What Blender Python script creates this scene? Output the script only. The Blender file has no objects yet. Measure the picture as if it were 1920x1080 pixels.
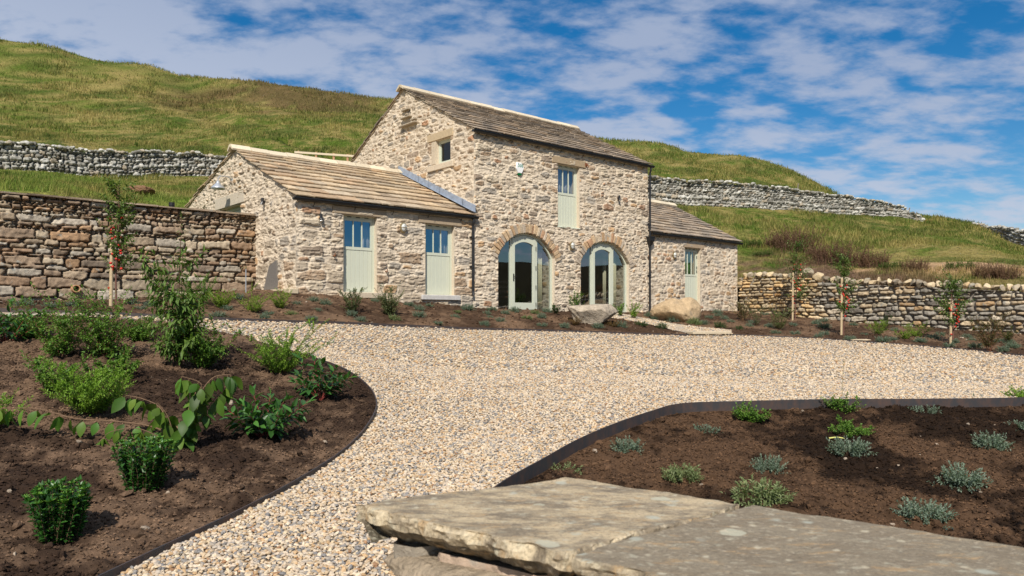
import bpy, math, random
import numpy as np
from mathutils import Vector

# ------------------------------------------------------------------ camera, sky, sun, exposure
SC = bpy.context.scene
COL = SC.collection
F = 1400.0            # focal length in photo pixels (1920 wide)
HZ = 595.0            # photo row of the eye-level horizon
cam_d = bpy.data.cameras.new("camera")
cam = bpy.data.objects.new("camera", cam_d)
COL.objects.link(cam)
cam.location = (0, 0, 0)
cam.rotation_euler = (math.radians(90), 0, 0)
cam_d.sensor_width = 36.0
cam_d.lens = 36.0 * F / 1920.0
cam_d.shift_y = (HZ - 540.0) / 1920.0
cam_d.clip_start = 0.05
cam_d.clip_end = 5000
cam_d.dof.use_dof = True
cam_d.dof.focus_distance = 13.0
cam_d.dof.aperture_fstop = 7.0
SC.camera = cam

SUN_EL = math.radians(43)
SUN_H = Vector((-0.10, -0.995))            # horizontal direction towards the sun
sun_vec = Vector((SUN_H.x * math.cos(SUN_EL), SUN_H.y * math.cos(SUN_EL), math.sin(SUN_EL)))
sd = bpy.data.lights.new("sun", 'SUN')
sd.energy = 5.0
sd.angle = math.radians(0.5)
sd.color = (1.0, 0.935, 0.835)
sun = bpy.data.objects.new("sun", sd)
COL.objects.link(sun)
sun.rotation_euler = sun_vec.to_track_quat('Z', 'Y').to_euler()

world = bpy.data.worlds.new("World")
SC.world = world
world.use_nodes = True
wt = world.node_tree
wn, wl = wt.nodes, wt.links
bg = wn['Background']
SKY_STR = 0.080
bg.inputs['Strength'].default_value = SKY_STR
sky = wn.new('ShaderNodeTexSky')
sky.sky_type = 'NISHITA'
sky.sun_disc = False
sky.sun_elevation = SUN_EL
sky.sun_rotation = math.atan2(sun_vec.x, sun_vec.y)
sky.air_density = 1.0
sky.dust_density = 0.15
sky.ozone_density = 2.6
hsv = wn.new('ShaderNodeHueSaturation')
hsv.inputs['Saturation'].default_value = 1.52
hsv.inputs['Value'].default_value = 1.05
wl.new(sky.outputs[0], hsv.inputs['Color'])
tc = wn.new('ShaderNodeTexCoord')
sep = wn.new('ShaderNodeSeparateXYZ')
wl.new(tc.outputs['Generated'], sep.inputs[0])
def wmath(op, a, b=None, clamp=False):
    n = wn.new('ShaderNodeMath'); n.operation = op; n.use_clamp = clamp
    for i, v in enumerate((a, b)):
        if v is None: continue
        if isinstance(v, (int, float)): n.inputs[i].default_value = v
        else: wl.new(v, n.inputs[i])
    return n.outputs[0]
zz = wmath('ADD', wmath('MAXIMUM', sep.outputs[2], 0.0), 0.22)
cx_ = wmath('DIVIDE', sep.outputs[0], zz)
cy_ = wmath('DIVIDE', sep.outputs[1], zz)
comb = wn.new('ShaderNodeCombineXYZ')
wl.new(cx_, comb.inputs[0]); wl.new(cy_, comb.inputs[1])
comb.inputs[2].default_value = 3.7
def wnoise(scale, detail, rough, dist=0.0, zoff=0.0):
    m = wn.new('ShaderNodeMapping'); m.inputs['Location'].default_value = (CL_OFF[0], CL_OFF[1], zoff)
    m.inputs['Rotation'].default_value = (0, 0, math.radians(-25))
    m.inputs['Scale'].default_value = (0.8, 1.15, 1)
    wl.new(comb.outputs[0], m.inputs[0])
    n = wn.new('ShaderNodeTexNoise')
    n.inputs['Scale'].default_value = scale; n.inputs['Detail'].default_value = detail
    n.inputs['Roughness'].default_value = rough; n.inputs['Distortion'].default_value = dist
    wl.new(m.outputs[0], n.inputs['Vector'])
    return n.outputs['Fac']
CL_OFF = (4.2, 1.3)
n1 = wnoise(1.5, 3, 0.5, 0.2)
n2 = wnoise(5.4, 10, 0.54, 0.15, 5.0)
n3 = wnoise(13.0, 8, 0.6, 0.1, 9.0)
# more cover to the left and high up, less low on the right
cover = wmath('ADD', wmath('MULTIPLY', sep.outputs[0], -0.13), wmath('MULTIPLY', sep.outputs[2], 0.26))
cl = wmath('ADD', wmath('ADD', wmath('MULTIPLY', n1, 0.50), wmath('MULTIPLY', n2, 0.95)), wmath('ADD', wmath('MULTIPLY', n3, 0.46), cover))
mr = wn.new('ShaderNodeMapRange'); mr.interpolation_type = 'SMOOTHSTEP'
mr.inputs['From Min'].default_value = 0.835; mr.inputs['From Max'].default_value = 1.13
mr.inputs['To Min'].default_value = 0.04; mr.inputs['To Max'].default_value = 0.90
wl.new(cl, mr.inputs['Value'])
mixw = wn.new('ShaderNodeMix'); mixw.data_type = 'RGBA'
wl.new(mr.outputs[0], mixw.inputs['Factor'])
wl.new(hsv.outputs[0], mixw.inputs['A'])
ccol = wn.new('ShaderNodeMix'); ccol.data_type = 'RGBA'
ccol.inputs['A'].default_value = (6.6, 7.2, 8.5, 1); ccol.inputs['B'].default_value = (4.3, 5.1, 6.9, 1)
mz = wn.new('ShaderNodeMapRange'); mz.inputs['From Min'].default_value = 0.12; mz.inputs['From Max'].default_value = 0.34
wl.new(wmath('ADD', sep.outputs[2], wmath('MULTIPLY', sep.outputs[0], 0.12)), mz.inputs['Value']); wl.new(mz.outputs[0], ccol.inputs['Factor'])
wl.new(ccol.outputs['Result'], mixw.inputs['B'])
wl.new(mixw.outputs['Result'], bg.inputs['Color'])

SC.view_settings.view_transform = 'Standard'
SC.view_settings.look = 'None'
SC.view_settings.exposure = 0.15
SC.view_settings.gamma = 1.0
SC.view_settings.use_curve_mapping = False
SC.render.engine = 'CYCLES'
SC.cycles.max_bounces = 6
SC.cycles.transparent_max_bounces = 8

# ------------------------------------------------------------------ helpers
def hash2(ix, iy, seed):
    h = (ix.astype(np.int64) * 374761393 + iy.astype(np.int64) * 668265263 + seed * 974634777) & 0xFFFFFFFF
    h = ((h ^ (h >> 13)) * 1274126177) & 0xFFFFFFFF
    h = h ^ (h >> 16)
    return (h & 0xFFFFFF) / float(0xFFFFFF)
def vnoise(x, y, seed=0):
    x = np.asarray(x, float); y = np.asarray(y, float)
    ix = np.floor(x); iy = np.floor(y)
    fx = x - ix; fy = y - iy
    fx = fx * fx * fx * (fx * (fx * 6 - 15) + 10); fy = fy * fy * fy * (fy * (fy * 6 - 15) + 10)
    a = hash2(ix, iy, seed); b = hash2(ix + 1, iy, seed)
    c = hash2(ix, iy + 1, seed); d = hash2(ix + 1, iy + 1, seed)
    return (a * (1 - fx) + b * fx) * (1 - fy) + (c * (1 - fx) + d * fx) * fy
def fbm(x, y, seed=0, octv=4, gain=0.5):
    s = 0.0; amp = 1.0; tot = 0.0
    for o in range(octv):
        s = s + amp * vnoise(x * 2 ** o + o * 17.3, y * 2 ** o - o * 9.1, seed + o * 31)
        tot += amp; amp *= gain
    return s / tot
def sstep(a, b, x):
    t = np.clip((x - a) / (b - a), 0, 1)
    return t * t * (3 - 2 * t)
def lerp(a, b, t):
    return a + (b - a) * t

def mesh_np(name, V, Fq, mat=None, parent=None, col=None, smooth=True, loc=None):
    """one mesh object from numpy arrays; Fq is one face array or a list of them (tris and quads)"""
    me = bpy.data.meshes.new(name)
    V = np.asarray(V, np.float32)
    fl = Fq if isinstance(Fq, list) else [Fq]
    fl = [np.asarray(f, np.int32) for f in fl if len(f)]
    nl = sum(f.size for f in fl); nf = sum(len(f) for f in fl)
    me.vertices.add(len(V)); me.vertices.foreach_set('co', V.ravel())
    me.loops.add(nl); me.polygons.add(nf)
    me.loops.foreach_set('vertex_index', np.concatenate([f.ravel() for f in fl]))
    tot = np.concatenate([np.full(len(f), f.shape[1], np.int32) for f in fl])
    st = np.concatenate([[0], np.cumsum(tot)[:-1]]).astype(np.int32)
    me.polygons.foreach_set('loop_start', st)
    me.polygons.foreach_set('loop_total', tot)
    me.polygons.foreach_set('use_smooth', np.full(nf, bool(smooth)))
    if col is not None:
        at = me.attributes.new('Col', 'FLOAT_COLOR', 'POINT')
        c4 = np.ones((len(V), 4), np.float32); c4[:, :3] = col
        at.data.foreach_set('color', c4.ravel())
    me.update(calc_edges=True); me.validate()
    if mat: me.materials.append(mat)
    o = bpy.data.objects.new(name, me)
    COL.objects.link(o)
    if parent is not None: o.parent = parent
    if loc is not None: o.location = loc
    return o

class MB:
    """collects boxes, tubes and loose faces, links them as ONE mesh object"""
    def __init__(s): s.v = []; s.f = []; s.c = []
    def add(s, vs, fs, c=(0.5, 0.5, 0.5)):
        k = len(s.v); s.v += [tuple(p) for p in vs]
        s.f += [tuple(i + k for i in f) for f in fs]; s.c += [tuple(c)] * len(vs)
    def box(s, x0, x1, y0, y1, z0, z1, c=(0.5, 0.5, 0.5), bev=0.0):
        if bev <= 0:
            vs = [(x0,y0,z0),(x1,y0,z0),(x1,y1,z0),(x0,y1,z0),(x0,y0,z1),(x1,y0,z1),(x1,y1,z1),(x0,y1,z1)]
            s.add(vs, [(0,3,2,1),(4,5,6,7),(0,1,5,4),(1,2,6,5),(2,3,7,6),(3,0,4,7)], c)
        else:
            b = bev
            r = lambda e: [(x0+e,y0+b),(x0+b,y0+e),(x1-b,y0+e),(x1-e,y0+b),(x1-e,y1-b),(x1-b,y1-e),(x0+b,y1-e),(x0+e,y1-b)]
            vs = [(x, y, z0) for x, y in r(b)] + [(x, y, z0 + b) for x, y in r(0)] + [(x, y, z1 - b) for x, y in r(0)] + [(x, y, z1) for x, y in r(b)]
            fs = [tuple(range(7, -1, -1)), tuple(range(24, 32))]
            for L in range(3):
                for i in range(8):
                    j = (i + 1) % 8
                    fs.append((L*8+i, L*8+j, L*8+8+j, L*8+8+i))
            s.add(vs, fs, c)
    def tube(s, pts, r0, r1=None, n=6, c=(0.5, 0.5, 0.5), cap=True):
        r1 = r0 if r1 is None else r1
        P = [Vector(p) for p in pts]; m = len(P); vs = []; fs = []
        prev = None
        for i, p in enumerate(P):
            t = (P[min(i + 1, m - 1)] - P[max(i - 1, 0)])
            t = t.normalized() if t.length > 1e-9 else Vector((0, 0, 1))
            a = prev if prev is not None else (Vector((1, 0, 0)) if abs(t.x) < 0.8 else Vector((0, 1, 0)))
            a = (a - t * a.dot(t)).normalized(); prev = a
            b = t.cross(a); r = lerp(r0, r1, i / max(1, m - 1))
            for k in range(n):
                an = 2 * math.pi * k / n
                vs.append(p + a * (r * math.cos(an)) + b * (r * math.sin(an)))
        for i in range(m - 1):
            for k in range(n):
                k2 = (k + 1) % n
                fs.append((i*n+k, i*n+k2, (i+1)*n+k2, (i+1)*n+k))
        if cap:
            fs.append(tuple(range(n - 1, -1, -1))); fs.append(tuple((m-1)*n + k for k in range(n)))
        s.add(vs, fs, c)
    def lathe(s, prof, n=16, org=(0,0,0), axis='Z', c=(0.5,0.5,0.5)):
        vs = []; fs = []
        for r, h in prof:
            for k in range(n):
                a = 2*math.pi*k/n; x, y = r*math.cos(a), r*math.sin(a)
                q = (x, y, h) if axis == 'Z' else ((x, h, y) if axis == 'Y' else (h, x, y))
                vs.append((q[0]+org[0], q[1]+org[1], q[2]+org[2]))
        for i in range(len(prof)-1):
            for k in range(n):
                k2 = (k+1) % n
                fs.append((i*n+k, i*n+k2, (i+1)*n+k2, (i+1)*n+k))
        fs.append(tuple(range(n-1,-1,-1))); fs.append(tuple((len(prof)-1)*n+k for k in range(n)))
        s.add(vs, fs, c)
    def build(s, name, mat, parent=None, smooth=False, loc=None):
        me = bpy.data.meshes.new(name)
        me.from_pydata(s.v, [], s.f)
        at = me.attributes.new('Col', 'FLOAT_COLOR', 'POINT')
        c4 = np.ones((len(s.v), 4), np.float32); c4[:, :3] = np.array(s.c)
        at.data.foreach_set('color', c4.ravel())
        if smooth: me.polygons.foreach_set('use_smooth', np.full(len(me.polygons), True))
        me.update()
        if mat: me.materials.append(mat)
        o = bpy.data.objects.new(name, me); COL.objects.link(o)
        if parent is not None: o.parent = parent
        if loc is not None: o.location = loc
        return o

def tag(o, label=None, cat=None, group=None, kind=None):
    if label: o['label'] = label
    if cat: o['category'] = cat
    if group: o['group'] = group
    if kind: o['kind'] = kind
    return o
def empty(name, loc, rz=0.0):
    o = bpy.data.objects.new(name, None); COL.objects.link(o)
    o.location = loc; o.rotation_euler = (0, 0, rz); o.empty_display_size = 0.2
    return o

# ------------------------------------------------------------------ materials
def new_mat(name):
    m = bpy.data.materials.new(name); m.use_nodes = True
    return m, m.node_tree.nodes, m.node_tree.links, m.node_tree.nodes['Principled BSDF']
def mat_attr(name, rough=0.9, nscale=20.0, namt=0.35, bump=0.3, bscale=60.0, bdist=0.01, spec=0.25, n2scale=None, n2col=None, n2lo=0.6, n2hi=0.7):
    """albedo from the mesh's own colour attribute, broken up by fine noise, with bump"""
    m, n, l, p = new_mat(name)
    at = n.new('ShaderNodeAttribute'); at.attribute_name = 'Col'
    tc = n.new('ShaderNodeTexCoord')
    no = n.new('ShaderNodeTexNoise'); no.inputs['Scale'].default_value = nscale; no.inputs['Detail'].default_value = 6; no.inputs['Roughness'].default_value = 0.65
    l.new(tc.outputs['Object'], no.inputs['Vector'])
    mr = n.new('ShaderNodeMapRange'); mr.inputs['From Min'].default_value = 0.25; mr.inputs['From Max'].default_value = 0.75
    mr.inputs['To Min'].default_value = 1 - namt; mr.inputs['To Max'].default_value = 1 + namt
    l.new(no.outputs['Fac'], mr.inputs['Value'])
    mx = n.new('ShaderNodeVectorMath'); mx.operation = 'SCALE'
    l.new(at.outputs['Color'], mx.inputs[0]); l.new(mr.outputs[0], mx.inputs['Scale'])
    colout = mx.outputs[0]
    if n2col:
        n2 = n.new('ShaderNodeTexNoise'); n2.inputs['Scale'].default_value = n2scale; n2.inputs['Detail'].default_value = 5
        l.new(tc.outputs['Object'], n2.inputs['Vector'])
        m2 = n.new('ShaderNodeMapRange'); m2.inputs['From Min'].default_value = n2lo; m2.inputs['From Max'].default_value = n2hi
        l.new(n2.outputs['Fac'], m2.inputs['Value'])
        mm = n.new('ShaderNodeMix'); mm.data_type = 'RGBA'; mm.inputs['B'].default_value = (*n2col, 1)
        l.new(m2.outputs[0], mm.inputs['Factor']); l.new(colout, mm.inputs['A'])
        colout = mm.outputs['Result']
    l.new(colout, p.inputs['Base Color'])
    p.inputs['Roughness'].default_value = rough
    p.inputs['Specular IOR Level'].default_value = spec
    if bump > 0:
        nb = n.new('ShaderNodeTexNoise'); nb.inputs['Scale'].default_value = bscale; nb.inputs['Detail'].default_value = 5; nb.inputs['Roughness'].default_value = 0.6
        l.new(tc.outputs['Object'], nb.inputs['Vector'])
        bp = n.new('ShaderNodeBump'); bp.inputs['Strength'].default_value = bump; bp.inputs['Distance'].default_value = bdist
        l.new(nb.outputs['Fac'], bp.inputs['Height']); l.new(bp.outputs[0], p.inputs['Normal'])
    return m
def mat_plain(name, col, rough=0.6, metal=0.0, spec=0.5, nscale=30.0, namt=0.15, bump=0.1, bscale=80.0, bdist=0.003):
    m, n, l, p = new_mat(name)
    tc = n.new('ShaderNodeTexCoord')
    no = n.new('ShaderNodeTexNoise'); no.inputs['Scale'].default_value = nscale; no.inputs['Detail'].default_value = 6
    l.new(tc.outputs['Object'], no.inputs['Vector'])
    r = n.new('ShaderNodeMix'); r.data_type = 'RGBA'
    r.inputs['A'].default_value = (*[c * (1 - namt) for c in col], 1)
    r.inputs['B'].default_value = (*[min(1, c * (1 + namt)) for c in col], 1)
    l.new(no.outputs['Fac'], r.inputs['Factor']); l.new(r.outputs['Result'], p.inputs['Base Color'])
    p.inputs['Roughness'].default_value = rough; p.inputs['Metallic'].default_value = metal; p.inputs['Specular IOR Level'].default_value = spec
    if bump > 0:
        nb = n.new('ShaderNodeTexNoise'); nb.inputs['Scale'].default_value = bscale; nb.inputs['Detail'].default_value = 4
        l.new(tc.outputs['Object'], nb.inputs['Vector'])
        bp = n.new('ShaderNodeBump'); bp.inputs['Strength'].default_value = bump; bp.inputs['Distance'].default_value = bdist
        l.new(nb.outputs['Fac'], bp.inputs['Height']); l.new(bp.outputs[0], p.inputs['Normal'])
    return m
def mat_leaf(name, rough=0.45, spec=0.4, trans=0.3):
    m, n, l, p = new_mat(name)
    at = n.new('ShaderNodeAttribute'); at.attribute_name = 'Col'
    l.new(at.outputs['Color'], p.inputs['Base Color'])
    p.inputs['Roughness'].default_value = rough; p.inputs['Specular IOR Level'].default_value = spec
    tr = n.new('ShaderNodeBsdfTranslucent')
    sc = n.new('ShaderNodeVectorMath'); sc.operation = 'MULTIPLY'; sc.inputs[1].default_value = (1.5, 1.6, 0.7)
    l.new(at.outputs['Color'], sc.inputs[0]); l.new(sc.outputs[0], tr.inputs['Color'])
    mx = n.new('ShaderNodeMixShader'); mx.inputs[0].default_value = trans
    l.new(p.outputs[0], mx.inputs[1]); l.new(tr.outputs[0], mx.inputs[2])
    l.new(mx.outputs[0], n['Material Output'].inputs['Surface'])
    return m
def mat_glass(name, refl=0.30, tint=(0.75, 0.8, 0.8), gloss=(0.92, 0.96, 1)):
    m, n, l, p = new_mat(name)
    n.remove(p)
    tr = n.new('ShaderNodeBsdfTransparent'); tr.inputs[0].default_value = (*tint, 1)
    gl = n.new('ShaderNodeBsdfGlossy'); gl.inputs['Roughness'].default_value = 0.01; gl.inputs[0].default_value = (*gloss, 1)
    lw0 = n.new('ShaderNodeLayerWeight'); lw0.inputs['Blend'].default_value = 0.5
    lw = n.new('ShaderNodeMath'); lw.operation = 'POWER'; lw.inputs[1].default_value = 4.0; l.new(lw0.outputs['Facing'], lw.inputs[0])
    ad = n.new('ShaderNodeMath'); ad.operation = 'ADD'; ad.inputs[1].default_value = refl; ad.use_clamp = True
    l.new(lw.outputs[0], ad.inputs[0])
    mx = n.new('ShaderNodeMixShader'); l.new(ad.outputs[0], mx.inputs[0])
    l.new(tr.outputs[0], mx.inputs[1]); l.new(gl.outputs[0], mx.inputs[2])
    l.new(mx.outputs[0], n['Material Output'].inputs['Surface'])
    return m

M_WALL = mat_attr('mortared_rubble', 0.92, 26, 0.22, 0.5, 70, 0.012)
M_DRY = mat_attr('dry_stone', 0.93, 22, 0.34, 0.6, 50, 0.015, n2scale=6.0, n2col=(0.30, 0.29, 0.25), n2lo=0.62, n2hi=0.72)
M_LIME = mat_attr('limestone', 0.93, 14, 0.30, 0.6, 30, 0.03, n2scale=5.0, n2col=(0.10, 0.10, 0.085), n2lo=0.60, n2hi=0.75)
M_ROOF = mat_attr('stone_slate', 0.9, 12, 0.35, 0.5, 40, 0.012, n2scale=7.0, n2col=(0.11, 0.09, 0.065), n2lo=0.62, n2hi=0.82)
M_DRESSED = mat_attr('dressed_stone', 0.9, 18, 0.18, 0.35, 90, 0.006)
M_PAINT = mat_plain('sage_paint', (0.545, 0.565, 0.455), 0.45, spec=0.35, nscale=6, namt=0.05, bump=0.06, bscale=120)
M_BLACK = mat_plain('black_iron', (0.012, 0.012, 0.013), 0.42, spec=0.5, namt=0.3)
M_GLASS = mat_glass('window_glass', 0.23)
M_GLASS_BLUE = mat_glass('sky_tinted_glass', 0.30, gloss=(.38, .72, 1.0))  # blue of the reflected sky put into the gloss colour
M_GLASS_CLEAR = mat_glass('clear_glass', 0.03)
M_LEAD = mat_plain('lead', (0.27, 0.31, 0.37), 0.5, metal=0.0, spec=0.5, nscale=9, namt=0.45, bump=0.2, bscale=20)
M_GALV = mat_plain('galvanised', (0.50, 0.53, 0.56), 0.4, metal=0.6, nscale=15, namt=0.2)
M_RUST = mat_plain('rusty_iron', (0.20, 0.075, 0.03), 0.85, nscale=30, namt=0.5, bump=0.4)
M_PLASTER = mat_plain('plaster', (0.33, 0.29, 0.23), 0.9, nscale=3, namt=0.1)
M_OAK = mat_plain('dark_wood', (0.10, 0.045, 0.02), 0.4, nscale=14, namt=0.4)
M_WHITEP = mat_plain('white_plastic', (0.80, 0.80, 0.78), 0.35, nscale=5, namt=0.02, bump=0)
M_GREENP = mat_plain('green_plastic', (0.0, 0.16, 0.045), 0.35, nscale=5, namt=0.05, bump=0)
M_TEAL = mat_plain('teal_ink', (0.0, 0.22, 0.14), 0.5, nscale=5, namt=0.05, bump=0)
M_BRASS = mat_plain('aged_brass', (0.42, 0.32, 0.16), 0.4, metal=0.7, nscale=20, namt=0.3)
M_LAMPG = mat_plain('lamp_glass', (0.55, 0.56, 0.54), 0.12, spec=0.8, nscale=25, namt=0.25, bump=0.3)
M_CURT = mat_plain('cream_cloth', (0.72, 0.64, 0.44), 0.9, nscale=8, namt=0.06)
M_CURTG = mat_plain('green_cloth', (0.16, 0.36, 0.08), 0.9, nscale=8, namt=0.1)
M_CURTW = mat_plain('pale_cloth', (0.60, 0.55, 0.56), 0.9, nscale=8, namt=0.05)
M_LEAF = mat_leaf('leaf', 0.5, 0.3, 0.28)
M_GLOSSY = mat_leaf('glossy_leaf', 0.40, 0.4, 0.18)
M_GRASS = mat_leaf('grass_blade', 0.7, 0.15, 0.25)
M_BARK = mat_attr('bark', 0.9, 40, 0.3, 0.4, 90, 0.004)
M_STAKE = mat_attr('pale_timber', 0.8, 20, 0.2, 0.3, 40, 0.003)
M_BERRY = mat_plain('berry', (0.50, 0.025, 0.012), 0.35, spec=0.5, namt=0.3, bump=0)
M_CLAY = mat_plain('clay_pipe', (0.50, 0.28, 0.14), 0.8, nscale=10, namt=0.2)
M_SOIL = mat_attr('soil', 0.96, 40, 0.35, 0.7, 110, 0.012, spec=0.1)
M_GRAVEL = mat_attr('gravel_stone', 0.85, 60, 0.14, 0.2, 140, 0.002, spec=0.25)
M_GROUND = mat_attr('hill_turf', 0.97, 5.5, 0.62, 1.0, 9.0, 0.16, spec=0.05)
M_BOULDER = mat_attr('boulder', 0.92, 9, 0.36, 0.9, 26, 0.035, n2scale=2.6, n2col=(0.20, 0.18, 0.15), n2lo=0.60, n2hi=0.78)
M_TAGY = mat_plain('yellow_tag', (0.62, 0.60, 0.16), 0.5)

# rusting steel of the edging strips: blue-black mill scale with rust along the top
M_STEEL, n_, l_, p_ = new_mat('edging_steel')
tc_ = n_.new('ShaderNodeTexCoord'); no_ = n_.new('ShaderNodeTexNoise'); no_.inputs['Scale'].default_value = 6; no_.inputs['Detail'].default_value = 8; no_.inputs['Roughness'].default_value = 0.7
mp_ = n_.new('ShaderNodeMapping'); mp_.inputs['Scale'].default_value = (1.4, 1.4, 1.0)
l_.new(tc_.outputs['Object'], mp_.inputs[0]); l_.new(mp_.outputs[0], no_.inputs['Vector'])
cr_ = n_.new('ShaderNodeValToRGB'); cr_.color_ramp.elements[0].position = 0.42; cr_.color_ramp.elements[0].color = (0.036, 0.034, 0.036, 1)
cr_.color_ramp.elements[1].position = 0.85; cr_.color_ramp.elements[1].color = (0.115, 0.058, 0.036, 1)
l_.new(no_.outputs['Fac'], cr_.inputs[0]); l_.new(cr_.outputs[0], p_.inputs['Base Color'])
p_.inputs['Roughness'].default_value = 0.6

# gravel bed under the loose stones
M_GBASE, n_, l_, p_ = new_mat('gravel_bed')
tc_ = n_.new('ShaderNodeTexCoord')
vo = n_.new('ShaderNodeTexVoronoi'); vo.inputs['Scale'].default_value = 27.0; vo.inputs['Randomness'].default_value = 1.0
l_.new(tc_.outputs['Object'], vo.inputs['Vector'])
sp = n_.new('ShaderNodeSeparateColor'); l_.new(vo.outputs['Color'], sp.inputs[0])
cr_ = n_.new('ShaderNodeValToRGB'); cr_.color_ramp.interpolation = 'CONSTANT'
pal = [(0.0, (0.46, 0.36, 0.24)), (0.2, (0.54, 0.45, 0.325)), (0.42, (0.42, 0.285, 0.16)), (0.55, (0.50, 0.42, 0.31)), (0.7, (0.25, 0.23, 0.205)), (0.8, (0.39, 0.34, 0.275)), (0.92, (0.21, 0.195, 0.18))]
els = cr_.color_ramp.elements
els[0].position = 0.0; els[0].color = (*pal[0][1], 1); els[1].position = pal[1][0]; els[1].color = (*pal[1][1], 1)
for pos, c in pal[2:]:
    e = els.new(pos); e.color = (*c, 1)
l_.new(sp.outputs[0], cr_.inputs[0]); l_.new(cr_.outputs[0], p_.inputs['Base Color'])
bp_ = n_.new('ShaderNodeBump'); bp_.inputs['Strength'].default_value = 1.0; bp_.inputs['Distance'].default_value = 0.03; bp_.invert = True
l_.new(vo.outputs['Distance'], bp_.inputs['Height']); l_.new(bp_.outputs[0], p_.inputs['Normal'])
p_.inputs['Roughness'].default_value = 0.9
# ------------------------------------------------------------------ site geometry
# the front wall of the barn runs along u, v points into the hill, z = 0 is eye level
TH = math.radians(40.5)
DU = np.array([math.cos(TH), math.sin(TH)]); DV = np.array([-math.sin(TH), math.cos(TH)])
P0 = np.array([-1.1, 21.5])
def uv(x, y):
    dx = np.asarray(x) - P0[0]; dy = np.asarray(y) - P0[1]
    return dx * DU[0] + dy * DU[1], dx * DV[0] + dy * DV[1]
def xy(u, v):
    return P0[0] + u * DU[0] + v * DV[0], P0[1] + u * DU[1] + v * DV[1]
def at_px(px, py, Y):
    return ((px - 960) / F * Y, Y, (HZ - py) / F * Y)

YC = [at_px(*p) for p in [(380,598,14.1),(0,582,12.9),(-300,574,12.2),(560,605,15.4),(720,611,16.8),(890,618,18.3),(1050,622,20.0),(1290,628,22.6),(1400,629,23.0),(1500,632,23.0),
      (1650,641,21.6),(1780,652,20.2),(1920,665,18.6),(2200,700,15.5),
      (1100,700,12.5),(1500,700,13.4),(800,680,13.0),(1920,750,10.6),(1280,761,9.7),(960,905,6.2),(640,850,7.2),(706,760,9.2),(600,1080,4.3),
      (430,630,12.8),(560,665,11.5),(440,965,5.4),(200,1080,4.3),(0,640,10.5),(0,800,7.0),(0,1080,4.2),(250,720,8.8),(-300,800,7.0),
      (1700,990,5.5),(1900,1060,4.6),
      (1650,610,26.0),(1920,632,22.5),(1500,598,28.0),(1400,588,30.0),(240,566,17.9),(0,573,16.2),(-300,578,14.2)]]
YC += [(0, -6, -1.62), (-8, -6, -1.55), (8, -6, -1.62), (-14, 6, -1.0), (14, 7, -1.45)]
for u_, z_ in ((-5.4, .55), (-3.7, .46), (-1.2, .33), (0, .25), (2, .2), (5.6, .15), (8, .17), (10.5, .19), (13.4, .2)):
    YC.append((*xy(u_, 0), z_))
YC.append((*xy(-5.4, 2.5), .62))
YC = np.array(YC)
def _phi(r2): return 0.5 * r2 * np.log(r2 + 1e-9)
_n = len(YC)
_A = np.zeros((_n + 3, _n + 3))
_A[:_n, :_n] = _phi((YC[:, None, 0] - YC[None, :, 0]) ** 2 + (YC[:, None, 1] - YC[None, :, 1]) ** 2) + np.eye(_n) * 0.6
_A[:_n, _n] = 1; _A[:_n, _n + 1:] = YC[:, :2]; _A[_n, :_n] = 1; _A[_n + 1:, :_n] = YC[:, :2].T
_w = np.linalg.solve(_A, np.concatenate([YC[:, 2], [0, 0, 0]]))
def yard(x, y):
    x = np.atleast_1d(np.asarray(x, float)); y = np.atleast_1d(np.asarray(y, float))
    out = np.empty(x.shape)
    xf, yf, of = x.ravel(), y.ravel(), out.ravel()
    for i in range(0, len(xf), 20000):
        a, b = xf[i:i+20000], yf[i:i+20000]
        r2 = (a[:, None] - YC[None, :, 0]) ** 2 + (b[:, None] - YC[None, :, 1]) ** 2
        of[i:i+20000] = _phi(r2) @ _w[:_n] + _w[_n] + a * _w[_n+1] + b * _w[_n+2]
    return of.reshape(x.shape)
def gp(px, py, off=0.0, tmin=2.0, tmax=34.0):
    """the point of the yard seen at a place in the photo"""
    t = np.arange(tmin, tmax, 0.02)
    X = (px - 960) / F * t; Z = (HZ - py) / F * t
    d = Z - (yard(X, t) + off)
    k = np.nonzero(d <= 0)[0]
    i = k[0] if len(k) else int(np.argmin(d))
    return float(X[i]), float(t[i]), float(yard(X[i], t[i])[0] + off)

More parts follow.
